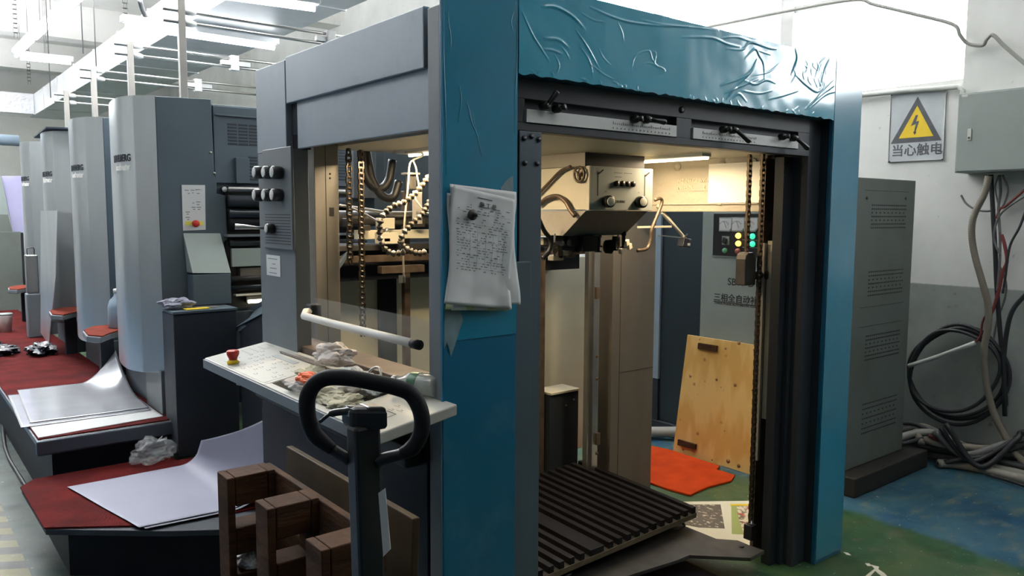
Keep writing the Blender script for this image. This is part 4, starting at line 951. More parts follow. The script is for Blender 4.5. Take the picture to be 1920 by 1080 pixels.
MB().prism([(.052, 2.39, za+.005), (.052, ya_, za+.005), (.052, 1.30, zn+.005), (.14, 1.30, zn+.115), (.14, ya_, za+.11), (.14, 2.39, za+.11)], (.02, 0, 0)).build('sloped_guard', 'unit_gray', TB, .001)
q = on_z(330, 575, 1.02)
tag(crumple('crumpled_newspaper', (-.215, 2.51, 1.028), (.075, .05, .030), 'sheet', 12, .45, floor_z=1.0), 'crumpled printed paper on top of the dark side cabinet', 'paper')
tag(MB().box(-.20, -.08, 2.42, 2.47, 1.001, 1.006).build('yellow_cutter', 'yellow', bevel=.002), 'flat yellow strip lying on the dark side cabinet', 'tool')
tag(MB().grid(lambda a_, b_: np.array((-.14+.14*a_, 2.44+.10*b_+.02*a_, 1.0015+.003*math.sin(a_*4))), 8, 4, (0, 0, .0005)).build('grey_leaflet', 'beige_metal'), 'grey leaflet beside the yellow strip on the side cabinet', 'paper')

def sheet(name, c, z_, m_, label, cat, group, curl=None, thick=.0008, wob=.002, seed=0):
    A_, B2, C_, D_ = [np.array(p, float) for p in c]   # near-left, near-right, far-right, far-left (xy)
    def fn(a_, b_):
        p = (1-a_)*(1-b_)*A_+a_*(1-b_)*B2+a_*b_*C_+(1-a_)*b_*D_; zz = z_+wob*(.5+.5*noise.noise(Vector((a_*3+seed, b_*3, 0))))
        if curl: dz, dxy = curl(a_, b_); zz += dz; p = p+np.array(dxy)
        return np.array((p[0], p[1], zz))
    return tag(MB().grid(fn, 40, 40, (0, 0, thick)).build(name, m_), label, cat, group)
GS = 'metal printing plates stacked on the walkway'
sheet('printing_plate', ((-.858, 2.555), (-.275, 2.62), (-.275, 3.45), (-.86, 3.60)), .4225, 'paper', 'pale plate lowest in the walkway stack, edges showing below', 'sheet', GS, seed=1)
sheet('printing_plate', ((-.90, 2.80), (-.295, 2.78), (-.28, 3.52), (-.86, 3.66)), .4265, 'plate_alu', 'middle shiny plate of the walkway stack, offset to the left', 'sheet', GS, seed=2)
def cA(a_, b_):
    t_ = max(0, (a_-.62)/.38)*max(0, (b_-.35)/.65); return (.19*t_**1.6, (0, .0))
sheet('printing_plate', ((-.855, 2.86), (-.290, 2.83), (-.262, 3.72), (-.800, 3.76)), .431, 'plate_alu', 'top shiny plate of the walkway stack with far corner curled up', 'sheet', GS, cA, seed=3)
GL = 'large white sheets on the red step mat'
def bent(z_, off, A_, D_, seed):     # A_ near-left, D_ far-left floor corners; the sheet runs right, then bends up against the side cover
    A_, D_ = np.array(A_, float), np.array(D_, float); L_ = 1.0
    def fn(a_, b_):
        p = (1-b_)*A_+b_*D_; dr_ = np.array((1., -.07+.07*b_)); dr_ = dr_/np.linalg.norm(dr_); xe_ = -.16-.07*b_+off
        s0 = (xe_-.115-p[0])/dr_[0]; s_ = a_*L_; R_ = .115*(1.6-.8*b_)*.8; s0 = (xe_-R_-p[0])/dr_[0]; tot = math.pi/2
        if s_ <= s0: q = (p[0]+dr_[0]*s_, p[1]+dr_[1]*s_, z_)
        else:
            th = min((s_-s0)/R_, tot); r_ = max(0, s_-s0-R_*tot)
            h_ = R_*(1-math.cos(th))+r_*.78; q = (p[0]+dr_[0]*s0+R_*math.sin(th), p[1]+dr_[1]*(s0+R_*math.sin(th))-(.2+.65*b_)*h_, z_+h_)
        return np.array((q[0], q[1], q[2]+.002*noise.noise(Vector((a_*3+seed, b_*3, 0)))))
    return fn
def bsheet(fn, W_, lab_):
    o = MB().grid(lambda a_, b_: fn(a_*W_(b_), b_), 60, 30, (.0007, 0, .0007)).build('white_sheet', 'sheet'); return tag(o, lab_, 'sheet', GL)
bsheet(bent(.252, 0, (-.640, 1.530), (-.775, 2.235), 4), lambda b_: .64-.0*b_, 'lower large white sheet, only its front edge showing')
bsheet(bent(.256, -.006, (-.66, 1.548), (-.795, 2.246), 5), lambda b_: .89-.20*b_, 'upper large white sheet on red mat, right side bent up')
tag(crumple('plastic_bag', (-.385, 2.395, .315), (.095, .06, .068), 'clear_plastic', 20, .5, floor_z=.249, flat=True), 'crumpled clear plastic bag on the red mat by the step riser', 'bag')
tag(crumple('black_rag', (-.79, 5.35, .455), (.16, .2, .05), 'black_bag', 21, .6, floor_z=.4215), 'heap of black cloth on the red walkway, left one', 'cloth', 'dark cloths on the walkway')
tag(crumple('black_rag', (-.48, 5.12, .45), (.10, .13, .045), 'black_bag', 22, .6, floor_z=.4215), 'smaller dark cloth on the red walkway, right one', 'cloth', 'dark cloths on the walkway')
# foot boards between the units
FB = empty('foot_board', (-.3, 3.6, .42), 'orange-red topped foot board nearest, between first two printing units', 'step', 'foot boards between the printing units')
fpts = [(-.24, 3.57), (-.345, 3.44), (-.42, 3.32), (-.478, 3.42), (-.455, 3.66), (-.37, 3.80), (-.24, 3.80)]
MB().prism([(x, y, .735) for x, y in fpts], (0, 0, .035)).build('board', 'side_gray', FB, .006)
MB().prism([(x*.97-.006, y, .7705) for x, y in fpts], (0, 0, .008)).build('mat', 'foot_mat', FB, .002)
MB().box(-.34, -.26, 3.76, 3.80, .4225, .734).build('bracket', 'dark_gray', FB, .004)
for k, (dy, lb_) in enumerate(((1.21, 'middle red topped foot board between second and third units'), (3.5, 'farthest red topped foot board by the far dark cabinet'))):
    c = copy_tree(FB); c.location.y += dy; c['label'] = lb_
LSn = [on_x(u, v, -.43) for u, v in ((76, 395), (107, 395), (104, 520), (91, 646), (76, 624))]
tag(MB().prism(LSn, (.004, 0, 0)).build('leaning_sheet', 'silver'), 'tall grey metal sheet leaning against the third printing unit', 'sheet')
jug = empty('white_jug', (-.30, 3.66, .78), 'white plastic jug standing on the nearest foot board', 'jug')
MB().lathe([(.05, 0), (.055, .01), (.056, .13), (.045, .17), (.018, .20), (.018, .215)], (-.262, 3.62, .779), (0, 0, 1), 20).build('jug_body', 'cab_edge', jug); MB().lathe([(.021, 0), (.021, .025), (.015, .028)], (-.262, 3.62, .995), (0, 0, 1), 16).build('jug_cap', 'white', jug)
can = empty('metal_canister', (-.38, 6.9, .42), 'dull metal canister with wire handle beside the farthest printing unit', 'canister')
q = on_y(65, 560, 6.05); cxx = q[0]
MB().box(cxx-.05, cxx+.04, 6.05, 6.15, .80, 1.13).build('canister_body', 'steel', can, .01); MB().tube(smooth_path([(cxx-.03, 6.1, 1.13), (cxx-.03, 6.1, 1.18), (cxx, 6.1, 1.19), (cxx+.02, 6.1, 1.18), (cxx+.02, 6.1, 1.13)]), .005, 6).build('wire_handle', 'steel_dark', can)
MB().box(cxx-.06, cxx+.05, 6.04, 6.16, .42, .80).build('canister_stand', 'side_gray', can, .01)

# far left equipment
FM = empty('far_press_unit', (-.2, 8.5, 0), 'far dark machine cabinet with a tilted lilac panel', 'machine')
a = on_y(-60, 437, 8.5); b_ = on_y(52, 590, 8.5)
MB().box(a[0], b_[0], 8.5, 9.3, 0, a[2]).build('cabinet', 'dark_gray', FM, .005)
MB().box(on_y(-60, 0, 8.49)[0], on_y(15, 0, 8.49)[0], 8.48, 8.5, .3, a[2]+.01).build('side_cover', 'cab_gray', FM, .003)
P = [on_y(u, v, 8.6) for u, v in ((3, 330), (47, 330), (50, 436), (24, 436))]; MB().prism(P, (0, .03, 0)).build('lilac_panel', 'screen', FM, .003)
P = [on_y(u, v, 8.55) for u, v in ((-40, 330), (3, 330), (22, 436), (-40, 436))]; MB().prism(P, (0, .03, 0)).build('pale_panel', 'cab_light', FM, .003)
P = [on_y(u, v, 8.53) for u, v in ((-40, 402), (15, 402), (24, 436), (-40, 436))]; MB().prism(P, (0, .02, 0)).build('lower_panel', 'cab_gray', FM, .003)
bk = empty('ink_bucket', (-.62, 7.0, 0), 'small pale tub standing at the far left of the walkway', 'bucket')
q = on_y(8, 580, 6.6); MB().lathe([(.05, 0), (.06, .14), (.062, .15), (.055, .15)], (q[0], 6.6, .4215), (0, 0, 1), 20).build('tub', 'white', bk); MB().lathe([(.063, 0), (.063, .015)], (q[0], 6.6, .571), (0, 0, 1), 20).build('lid', 'cab_light', bk)

# ------------------------------------------------------------------ pallets and trolley in the foreground
def wb(n, *a, par=None, m_='wood_old', bev=.003): return MB().box(*a).build(n, m_, par, bev)
PL = empty('wooden_pallet', (-.72, -.05, 0), 'worn brown wooden pallet standing on edge behind the trolley handle', 'pallet')
xa, xb = -.765, -.655
top = .85
for k, yc_ in enumerate((.20, -.055, -.325)):
    tz = top
    wb('block', xa+.014, xb-.014, yc_-.03, yc_+.045, tz-.075, tz, par=PL); wb('block', xa+.014, xb-.014, yc_-.03, yc_+.045, tz-.20, tz-.13, par=PL); wb('block', xa+.014, xb-.014, yc_-.03, yc_+.045, tz-.34, tz-.25, par=PL); wb('block', xa+.014, xb-.014, yc_-.03, yc_+.045, .0, .08, par=PL)
    wb('deck_board', xa-.006, xa+.013, yc_-.03, yc_+.045, 0, tz, par=PL); wb('deck_board', xb-.013, xb+.006, yc_-.03, yc_+.045, 0, tz, par=PL)
for z0_, h_ in ((top-.08, .075), (top-.215, .085), (.02, .09)): wb('cross_board', xb+.006, xb+.024, -.36, .25, z0_, z0_+h_, par=PL)
for z0_, h_ in ((top-.50, .07),): wb('cross_board', xb+.006, xb+.024, -.36, .25, z0_, z0_+h_, par=PL)
bo = tag(MB().obox((-.585, -.045, .435), (.02, 0, .435), (0, .325, 0), (.009, 0, -.0005)).build('old_board', 'board_old', bevel=.003), 'stained brown chipboard panel leaning behind the wooden pallet', 'board')
tag(crumple('white_bag', (-.71, .205, .612), (.028, .028, .030), 'white', 30, .3, floor_z=.6005), 'white crumpled plastic scrap wedged low in the pallet frame', 'bag')

TR = empty('pallet_truck', (-.82, -.62, 0), 'black pallet truck with a rounded loop handle in the foreground', 'pallet truck')
def hp(u, v, d=1.25): return CP+_ray(u, v)*d
# handle loop lies in one plane square to the shaft; its points are taken in that plane
o_ = hp(683, 790); dirx = Vector(hp(800, 780)-hp(565, 770)); dirx = Vector((dirx.x, dirx.y, 0)).normalized(); upv = Vector((0, 0, 1))
sc = 1.25/FPX
def lp_(du, dv): return np.array(Vector(o_)+dirx*du*sc-upv*dv*sc)
loop = [(-28, 75), (-60, 55), (-90, 30), (-103, 5), (-107, -25), (-104, -50), (-90, -72), (-65, -83), (-25, -82), (20, -74), (60, -65), (85, -55), (100, -35), (108, -8), (106, 22), (92, 48), (70, 62), (40, 70), (22, 78)]
MB().tube(smooth_path([lp_(a_, b_) for a_, b_ in loop], 6), [.0095]*((len(loop)-1)*6+1), 14).build('loop_handle', 'tube_gray', TR)
grip = smooth_path([lp_(a_, b_) for a_, b_ in loop[1:17]], 6); MB().tube(grip, [.0095+.0035*min(1, min(i, len(grip)-1-i)/5) for i in range(len(grip))], 14).build('rubber_grip', 'rubber', TR)
MB().tube([lp_(-72, 52), lp_(-26, 79)], .0048, 8).build('release_rod', 'steel', TR)
a, b_ = lp_(0, -5), lp_(18, 330)
sh = MB(); sh.bar(lp_(-2, 5), lp_(4, 1000*.9) if False else np.array((o_[0]+.01, o_[1]-.02, .18)), .046, .034, (0, 1, 0)); sh.build('shaft', 'tube_gray', TR, .006)
MB().obox(lp_(0, -8), np.array(dirx)*.029, (0, .02, 0), (0, 0, .018)).build('shaft_head', 'tube_gray', TR, .008)
MB().obox(lp_(14, -22), np.array(dirx)*.015, (0, .018, 0), (0, 0, .008)).build('head_cap', 'plastic_black', TR, .004)
MB().tube(smooth_path([lp_(-84, 2), lp_(-62, -14), lp_(-32, -19), lp_(5, -20)], 6), [.003]*6+[.006]*6+[.007]*7, 8).build('control_lever', 'plastic_black', TR)
MB().obox(lp_(-18, -16), np.array(dirx)*.014, (0, .012, 0), (0, 0, .005)).build('lever_clip', 'steel', TR, .001)
MB().obox(lp_(-22, -26), np.array(dirx)*.006, (0, .006, 0), (0, 0, .003)).build('lever_pin', 'steel_dark', TR, .001)
P = [lp_(a_, b_)+np.array((-.008, -.026, 0)) for a_, b_ in ((18, 128), (31, 118), (40, 235), (26, 250))]
MB().prism(P, (.001, .001, 0)).build('white_tape', 'white', TR)
MB().box(o_[0]-.10, o_[0]+.10, o_[1]-.09, o_[1]+.07, .06, .20).build('pump_body', 'black_blue', TR, .01)
for s_ in (-1, 1):
    MB().cyl((o_[0]+s_*.05, o_[1]-.02, .08), (o_[0]+s_*.10, o_[1]-.02, .08), .08, 20).build('steering_wheel', 'rubber', TR)

# ------------------------------------------------------------------ cabinets, plywood, mat, posters on the right
SB = empty('voltage_regulator', (2.9, .8, 0), 'grey-green voltage regulator cabinet with meters, glowing lamps and vented side', 'electrical cabinet')
xc, yc, xr, zt_ = 2.58, .40, 3.30, 1.70
q = on_x(1314, 600, xc)[1]
MB().box(xc, xr, yc, q, .11, zt_).build('cabinet_body', 'cab_gray', SB, .004)
dr = MB().box(xc-.012, xc-.001, yc+.01, q-.003, .12, 1.69).build('front_door', 'cab_light', SB, .002)
MB().box(xc-.015, xr+.12, yc-.10, q+.01, 0, .108).build('base', 'plinth', SB, .008)
xf = xc-.012
a = on_x(1340, 403, xf); b_ = on_x(1425, 483, xf); MB().box(xf-.006, xf, yc+.14, a[1]+.01, b_[2]-.01, 1.515).build('panel_frame', 'cab_light', SB, .002)
pn = MB().box(xf-.009, xf-.0062, yc+.15, a[1], b_[2], 1.505).build('meter_panel', 'plastic_black', SB)
xp = xf-.009
for u in (1362, 1385.5, 1409.5):
    q = on_x(u, 421, xp); mt = MB().prism([(xp, q[1]+.048, q[2]+.042), (xp, q[1]-.048, q[2]+.042), (xp, q[1]-.048, q[2]-.022), (xp, q[1]-.028, q[2]-.042), (xp, q[1]+.048, q[2]-.042)], (-.008, 0, 0)).build('meter', 'cab_light', pn, .001)
    MB().prism([(xp-.0082, q[1]+.042, q[2]+.036), (xp-.0082, q[1]-.042, q[2]+.036), (xp-.0082, q[1]-.042, q[2]-.018), (xp-.0082, q[1]-.024, q[2]-.034), (xp-.0082, q[1]+.042, q[2]-.034)], (-.001, 0, 0)).build('meter_dial', 'paper', pn)
    d_ = MB(); 
    for k in range(9): t_ = -.9+k*.225; d_.bar((xp-.0095, q[1]+.01-.035*math.sin(t_), q[2]-.02+.035*math.cos(t_)), (xp-.0095, q[1]+.01-.042*math.sin(t_), q[2]-.02+.042*math.cos(t_)), .001, .002)
    d_.bar((xp-.0095, q[1]-.005, q[2]-.02), (xp-.0095, q[1]+.012, q[2]+.018), .0015, .0015); d_.build('meter_scale', 'ink_black', pn)
for (u, v, m_) in ((1385, 442, 'led_yellow'), (1385, 456.5, 'led_yellow'), (1411.5, 443, 'led_green'), (1411.5, 457.5, 'led_green'), (1360, 470, 'btn_green'), (1384, 471, 'btn_red')):
    q = on_x(u, v, xp); MB().lathe([(.017, 0), (.017, .006), (.014, .014), (.006, .017)], q, (-1, 0, 0), 18).build('indicator' if 'led' in m_ else 'push_button', m_, pn)
q = on_x(1361, 451, xp); MB().box(xp-.004, xp, q[1]-.026, q[1]+.026, q[2]-.026, q[2]+.026).build('switch_plate', 'cab_light', pn, .001); MB().obox(q+np.array((-.012, 0, 0)), (.009, 0, 0), (0, .012, .006), (0, -.004, .016)).build('rotary_switch', 'plastic_black', pn, .003)
mb = MB()
for v in (449.5, 463.5): a = on_x(1392, v, xp); b_ = on_x(1424, v, xp); mb.box(xp-.001, xp, b_[1], a[1], a[2]-.001, a[2]+.001)
mb.build('panel_line', 'paper', pn)
text('model_lettering', 'SBW-D100', .060, 'ink_black', on_x(1364, 534, xf-.0005), (0, -1, 0), (0, 0, 1), dr, bold=.0007)
text('name_lettering', '三相全自动补偿式', .052, 'ink_black', on_x(1338, 562, xf-.0005), (0, -1, 0), (0, 0, 1), dr, bold=.0007)
text('english_lettering', 'THREE PHASE AUTOMATIC COMPENSATED', .0175, 'ink_black', on_x(1339, 569, xf-.0005), (0, -1, 0), (0, 0, 1), dr, squash=1.18, bold=.0002)
a = on_x(1338, 564.5, xf); MB().box(xf-.001, xf, a[1]-.45, a[1], a[2]-.002, a[2]+.002).build('underline', 'ink_black', dr)
mb = MB()
for (v0, v1) in ((385, 427), (508, 551), (625, 668), (748, 800)):
    zt2 = on_y(1655, v0, yc)[2]; zb2 = on_y(1655, v1, yc)[2]
    for r_ in range(7):
        if r_ in (2, 5) and False: continue
        z_ = zt2-(zt2-zb2)*r_/6
        for k in range(18): x = 2.80+k*.0225; mb.box(x, x+.013, yc-.0012, yc+.001, z_-.0035, z_+.0035) if not (k % 2 and r_ % 2 == 0 and r_ not in (0, 6)) else None
        mb.build('vent_row', 'ink_black', SB); mb = MB()
mb = MB()
for v in (358, 572, 607): z_ = on_y(1655, v, yc)[2]; mb.box(2.72, 3.22, yc-.001, yc+.001, z_-.0012, z_+.0012)
mb.build('panel_seam', 'ink_black', SB)
mb = MB()
for (u, v) in ((1625, 371), (1698, 372)): q = on_y(u, v, yc); mb.lathe([(.008, 0), (.008, .004)], (q[0], yc, q[2]), (0, -1, 0), 10)
mb.build('panel_screw', 'steel_dark', SB)

q = on_x(1314, 600, xc)[1]
DC = empty('dark_cabinet', (3.0, 1.8, 0), 'tall dark cabinet with pale blue edge strip behind the regulator cabinet', 'electrical cabinet')
MB().box(2.72, 3.3, q+.03, 1.94, .09, 2.0).build('cabinet_body', 'cab_dark', DC, .004)
ye0, ye1 = on_x(1236, 600, 2.70)[1], on_x(1219, 600, 2.70)[1]
MB().box(2.70, 2.719, ye0, ye1, .38, 2.0).build('edge_strip', 'cab_edge', DC, .002); MB().box(2.70, 2.719, ye0, ye1, .09, .379).build('edge_strip', 'dark_gray', DC, .002)
MB().box(2.69, 3.3, q+.03, 1.96, 0, .09).build('base', 'dark_gray', DC, .004)
PW = empty('plywood_board', (2.46, 1.15, 0), 'yellow knotty plywood board leaning against the regulator cabinet', 'board')
pb_ = MB(); y0_, y1_ = .72, 1.445
pb_.add([(2.462, y0_, .001), (2.474, y0_, .001), (2.474, y1_, .001), (2.462, y1_, .001), (2.54, y0_, .745), (2.552, y0_, .745), (2.552, y1_-.03, .745), (2.54, y1_-.03, .745)], [(0, 3, 2, 1), (4, 5, 6, 7), (0, 1, 5, 4), (1, 2, 6, 5), (2, 3, 7, 6), (3, 0, 4, 7)])
pb_.build('panel', 'plywood', PW, .001)
def pwp(y, z_, off=.003): return np.array((2.462+.0785*z_/.745-off, y, z_))
for (u, v) in ((1320, 652), (1294, 832)):
    z_ = on_x(u, v, 2.49)[2]; y = on_x(u, v, 2.49)[1]
    MB().add([pwp(y-.07, z_-.018), pwp(y+.07, z_-.018), pwp(y+.07, z_+.018), pwp(y-.07, z_+.018), pwp(y-.07, z_-.018, .018), pwp(y+.07, z_-.018, .018), pwp(y+.07, z_+.018, .018), pwp(y-.07, z_+.018, .018)], [(0, 3, 2, 1), (4, 5, 6, 7), (0, 1, 5, 4), (1, 2, 6, 5), (2, 3, 7, 6), (3, 0, 4, 7)]).build('cleat', 'wood_old', PW, .002)
for (u, v, r_) in ((1303, 638, 2.5), (1352, 655, 4), (1376, 645, 6), (1406, 658, 5), (1290, 706, 5), (1318, 716, 2), (1339, 713, 4.5), (1348, 727, 2), (1374, 723, 5.5), (1406, 733, 2), (1277, 787, 2), (1360, 808, 2), (1340, 868, 2.5), (1370, 863, 7), (1390, 872, 6), (1286, 842, 3)):
    q = on_x(u, v, 2.49); z_ = max(.02, q[2]); MB().lathe([(r_*.0028*.7, 0), (r_*.0028*.7, .0008)], pwp(q[1], z_, .0008), (-1, 0, .1), 12).build('knot', 'knot_brown', PW)
mpts = [(2.411, 1.608), (2.45, 1.45), (2.430, 1.06), (2.36, 1.035), (2.36, .905), (2.26, .86), (2.08, .88), (1.9, .86), (1.88, 1.0), (1.88, 1.26), (2.0, 1.7)]
tag(MB().prism([(x, y, .001) for x, y in mpts], (0, 0, .012)).build('floor_mat', 'orange_mat', bevel=.003), 'bright orange felt mat on the floor before the plywood board', 'mat')
po = empty('printed_poster', (1.8, .6, 0), 'cream printed poster with dark and red pictures on the floor', 'poster')
PPx = [on_z(u, v, .003) for u, v in ((1200, 975), (1268, 946), (1440, 946), (1460, 1030), (1400, 1022), (1284, 985))]
PPx = [(1.50, .80), (1.80, .84), (2.10, .62), (2.13, .30), (1.70, .22), (1.40, .45)]
MB().prism([(x, y, .001) for x, y in PPx], (0, 0, .0015)).build('paper_base', 'poster_cream', po)
def flat(n, m_, pix, z_): P = [on_z(u, v, z_) for u, v in pix]; MB().prism([(p[0], p[1], z_) for p in P], (0, 0, .0006)).build(n, m_, po)
flat('dark_picture', 'poster_dark', ((1280, 946), (1351, 946), (1359, 991), (1310, 989), (1278, 983), (1262, 978)), .003)
flat('green_picture', 'poster_green', ((1371, 947), (1430, 947), (1430, 1004), (1372, 1001)), .003)
flat('red_picture', 'poster_red', ((1381, 949), (1430, 949), (1430, 1001), (1394, 999), (1386, 975)), .004)
flat('yellow_edge', 'yellow', ((1369, 945), (1430, 945), (1430, 949), (1369, 948)), .0045)
# pipe on the floor behind
P = smooth_path([(2.55, 2.2, .10), on_z(1215, 803, .08), on_z(1240, 800, .08), on_z(1268, 783, .10), (3.0, 1.3, .10)], 8)
tag(MB().tube(smooth_path([(2.35, 1.95, .04), (2.50, 1.80, .04), (2.62, 1.66, .05), (2.68, 1.48, .08), (2.71, 1.30, .10)], 8), .036, 14).build('floor_hose', 'hose_gray'), 'thick grey hose on the floor behind the plywood board', 'hose')

# ------------------------------------------------------------------ right wall: sign, box, cables
SG = empty('warning_sign', (3.79, .64, 1.84), 'electric shock warning sign with yellow triangle on white wall', 'sign')
xs_ = 3.79
TL, TR_, BR, BL = on_x(1670, 176, xs_), on_x(1775, 165, xs_), on_x(1769, 300, xs_), on_x(1664, 305, xs_)
MB().prism([TL, TR_, BR, BL], (.008, 0, 0)).build('plate', 'sign_white', SG, .002)
def sg(u, v, off=.001): return on_x(u, v, xs_-off)
mb = MB()
rim = [sg(1671, 178), sg(1774, 167), sg(1768, 299), sg(1666, 304)]; mb.tube(rim, .0035, 6, True); mb.build('rim', 'steel', SG)
MB().prism([sg(1721, 181, .0008), sg(1765.5, 263, .0008), sg(1670, 270, .0008)], (-.0006, 0, 0)).build('triangle_border', 'sign_gray', SG)
MB().prism([sg(1720, 198, .002), sg(1750, 255, .002), sg(1685, 260, .002)], (-.0006, 0, 0)).build('yellow_triangle', 'yellow', SG)
MB().prism([sg(u, v, .003) for u, v in ((1717, 216), (1721.5, 215.5), (1717, 228), (1723.5, 227), (1716.5, 247), (1718.5, 247.5), (1714.5, 253), (1712, 247), (1714, 247), (1717.5, 232), (1708, 236.5))], (-.0006, 0, 0)).build('lightning_bolt', 'sign_gray', SG)
q = sg(1671, 292, .001); text('sign_lettering', '当心触电', .080, 'sign_gray', q, (0, -1, 0), (0, 0, 1), SG, .0006, bold=.0012)
mb = MB()
for (u, v) in ((1672, 178), (1774, 167), (1767, 299), (1668, 303)): mb.lathe([(.005, 0), (.005, .005)], sg(u, v), (-1, 0, 0), 8)
mb.build('screw', 'steel_dark', SG)
EB = empty('distribution_box', (3.7, .1, 1.75), 'grey electrical distribution box on the wall right of the sign', 'electrical box')
xe = 3.62
a = on_x(1798, 176, xe); z1e = a[2]; z0e = on_x(1795, 324, xe)[2]
MB().box(xe, 3.80, -.75, a[1], z0e, z1e).build('box_body', 'elbox', EB, .003)
MB().box(xe-.006, xe-.0005, -.74, a[1]-.008, z0e+.008, z1e-.008).build('box_door', 'elbox', EB, .002)
q = on_x(1818, 252, xe-.007); lk = MB().box(q[0]-.006, q[0], q[1]-.010, q[1]+.010, q[2]-.035, q[2]+.033).build('lock', 'white', EB, .002); MB().box(q[0]-.008, q[0]-.0062, q[1]-.006, q[1]+.006, q[2]-.026, q[2]-.014).build('lock_button', 'brown_metal', lk)
q = on_x(1809, 179, xe-.007); MB().box(q[0]-.001, q[0], q[1]-.016, q[1]+.016, q[2]-.008, q[2]+.006).build('sticker', 'white', EB)
def wcab(name, pts, r_, m_, label, cat='cable', grp=None, x=3.70, n=8, ring=False):
    P = smooth_path([on_x(u, v, x if len(t_) == 0 else t_[0]) for (u, v, *t_) in pts], n)
    rr_ = r_
    if ring:
        L = [0.]
        for a_, b2 in zip(P, P[1:]): L.append(L[-1]+float(np.linalg.norm(b2-a_)))
        k_ = int(L[-1]/.0065); ss = np.linspace(0, L[-1], k_); P = [np.array([np.interp(s2, L, [p_[i] for p_ in P]) for i in range(3)]) for s2 in ss]; rr_ = [r_*(1.0 if i % 2 else .84) for i in range(k_)]
    return tag(MB().tube(P, rr_, 10).build(name, m_), label, cat, grp)
wcab('corrugated_conduit', [(1854, 330), (1846, 362), (1826, 405), (1822, 440), (1828, 480), (1842, 530), (1852, 570), (1853, 610), (1845, 660), (1850, 720), (1862, 770), (1880, 810), (1905, 850), (1935, 880)], .021, 'conduit', 'beige corrugated conduit snaking down from the distribution box', 'conduit', ring=True, x=3.65)
GC = 'cables hanging under the distribution box'
wcab('wall_cable', [(1858, 328), (1862, 400), (1866, 470), (1869, 540), (1875, 620), (1882, 700), (1884, 780)], .013, 'cable', 'thick black cable dropping straight beside the corrugated conduit', grp=GC, x=3.73)
wcab('wall_cable', [(1874, 328), (1876, 360), (1872, 392), (1875, 440), (1874, 500), (1870, 545)], .008, 'cable_gray', 'grey cable under the middle of the distribution box', grp=GC, x=3.72)
wcab('wall_cable', [(1880, 328), (1890, 355), (1884, 380), (1876, 392)], .006, 'cable_gray', 'short grey cable bowed out just below the box', grp=GC, x=3.72)
wcab('wall_cable', [(1872, 330), (1866, 350), (1870, 375), (1875, 392)], .005, 'cable_gray', 'short thin cable bowed left just below the box', grp=GC, x=3.72)
wcab('wall_cable', [(1925, 352), (1905, 370), (1885, 387), (1875, 392), (1868, 410)], .007, 'cable_red', 'dull red cable entering from the right below the box', grp=GC, x=3.72)
wcab('wall_cable', [(1925, 366), (1895, 385), (1876, 402), (1866, 425), (1864, 450), (1876, 480)], .006, 'cable_gray', 'grey cable curving down from the right frame edge', grp=GC, x=3.71)
wcab('wall_cable', [(1925, 390), (1912, 425), (1896, 455), (1890, 480), (1885, 520), (1880, 550)], .007, 'cable', 'dark cable slanting from the right edge to the red splice', grp=GC, x=3.71)
wcab('wall_cable', [(1878, 440), (1884, 460), (1888, 490), (1880, 510), (1874, 540), (1862, 580), (1850, 600)], .010, 'cable_red', 'red wire splice bound with a white tie', grp=GC, x=3.72)
wcab('wall_cable', [(1802, 366), (1812, 382), (1830, 393), (1850, 396), (1866, 393)], .006, 'cable_gray', 'thin cable sagging left of the corrugated conduit', grp=GC, x=3.74)
wcab('wall_cable', [(1875, 500), (1886, 530), (1884, 560), (1870, 600), (1862, 640)], .006, 'cable_gray', 'thin grey cable looping behind the black cable', grp=GC, x=3.74)
wcab('wall_cable', [(1930, 545), (1900, 580), (1888, 620), (1882, 680), (1886, 760)], .013, 'cable', 'thick black cable arching in from the right edge', grp=GC, x=3.70)
wcab('pvc_pipe', [(1704, 686), (1760, 668), (1828, 643)], .014, 'pvc', 'white plastic pipe slanting across the coiled cable', 'pipe', x=3.66, n=3)
wcab('wire_end', [(1828, 643), (1838, 630), (1842, 605), (1850, 590), (1862, 583)], .006, 'cable_red', 'reddish wires leaving the end of the white pipe', x=3.68)
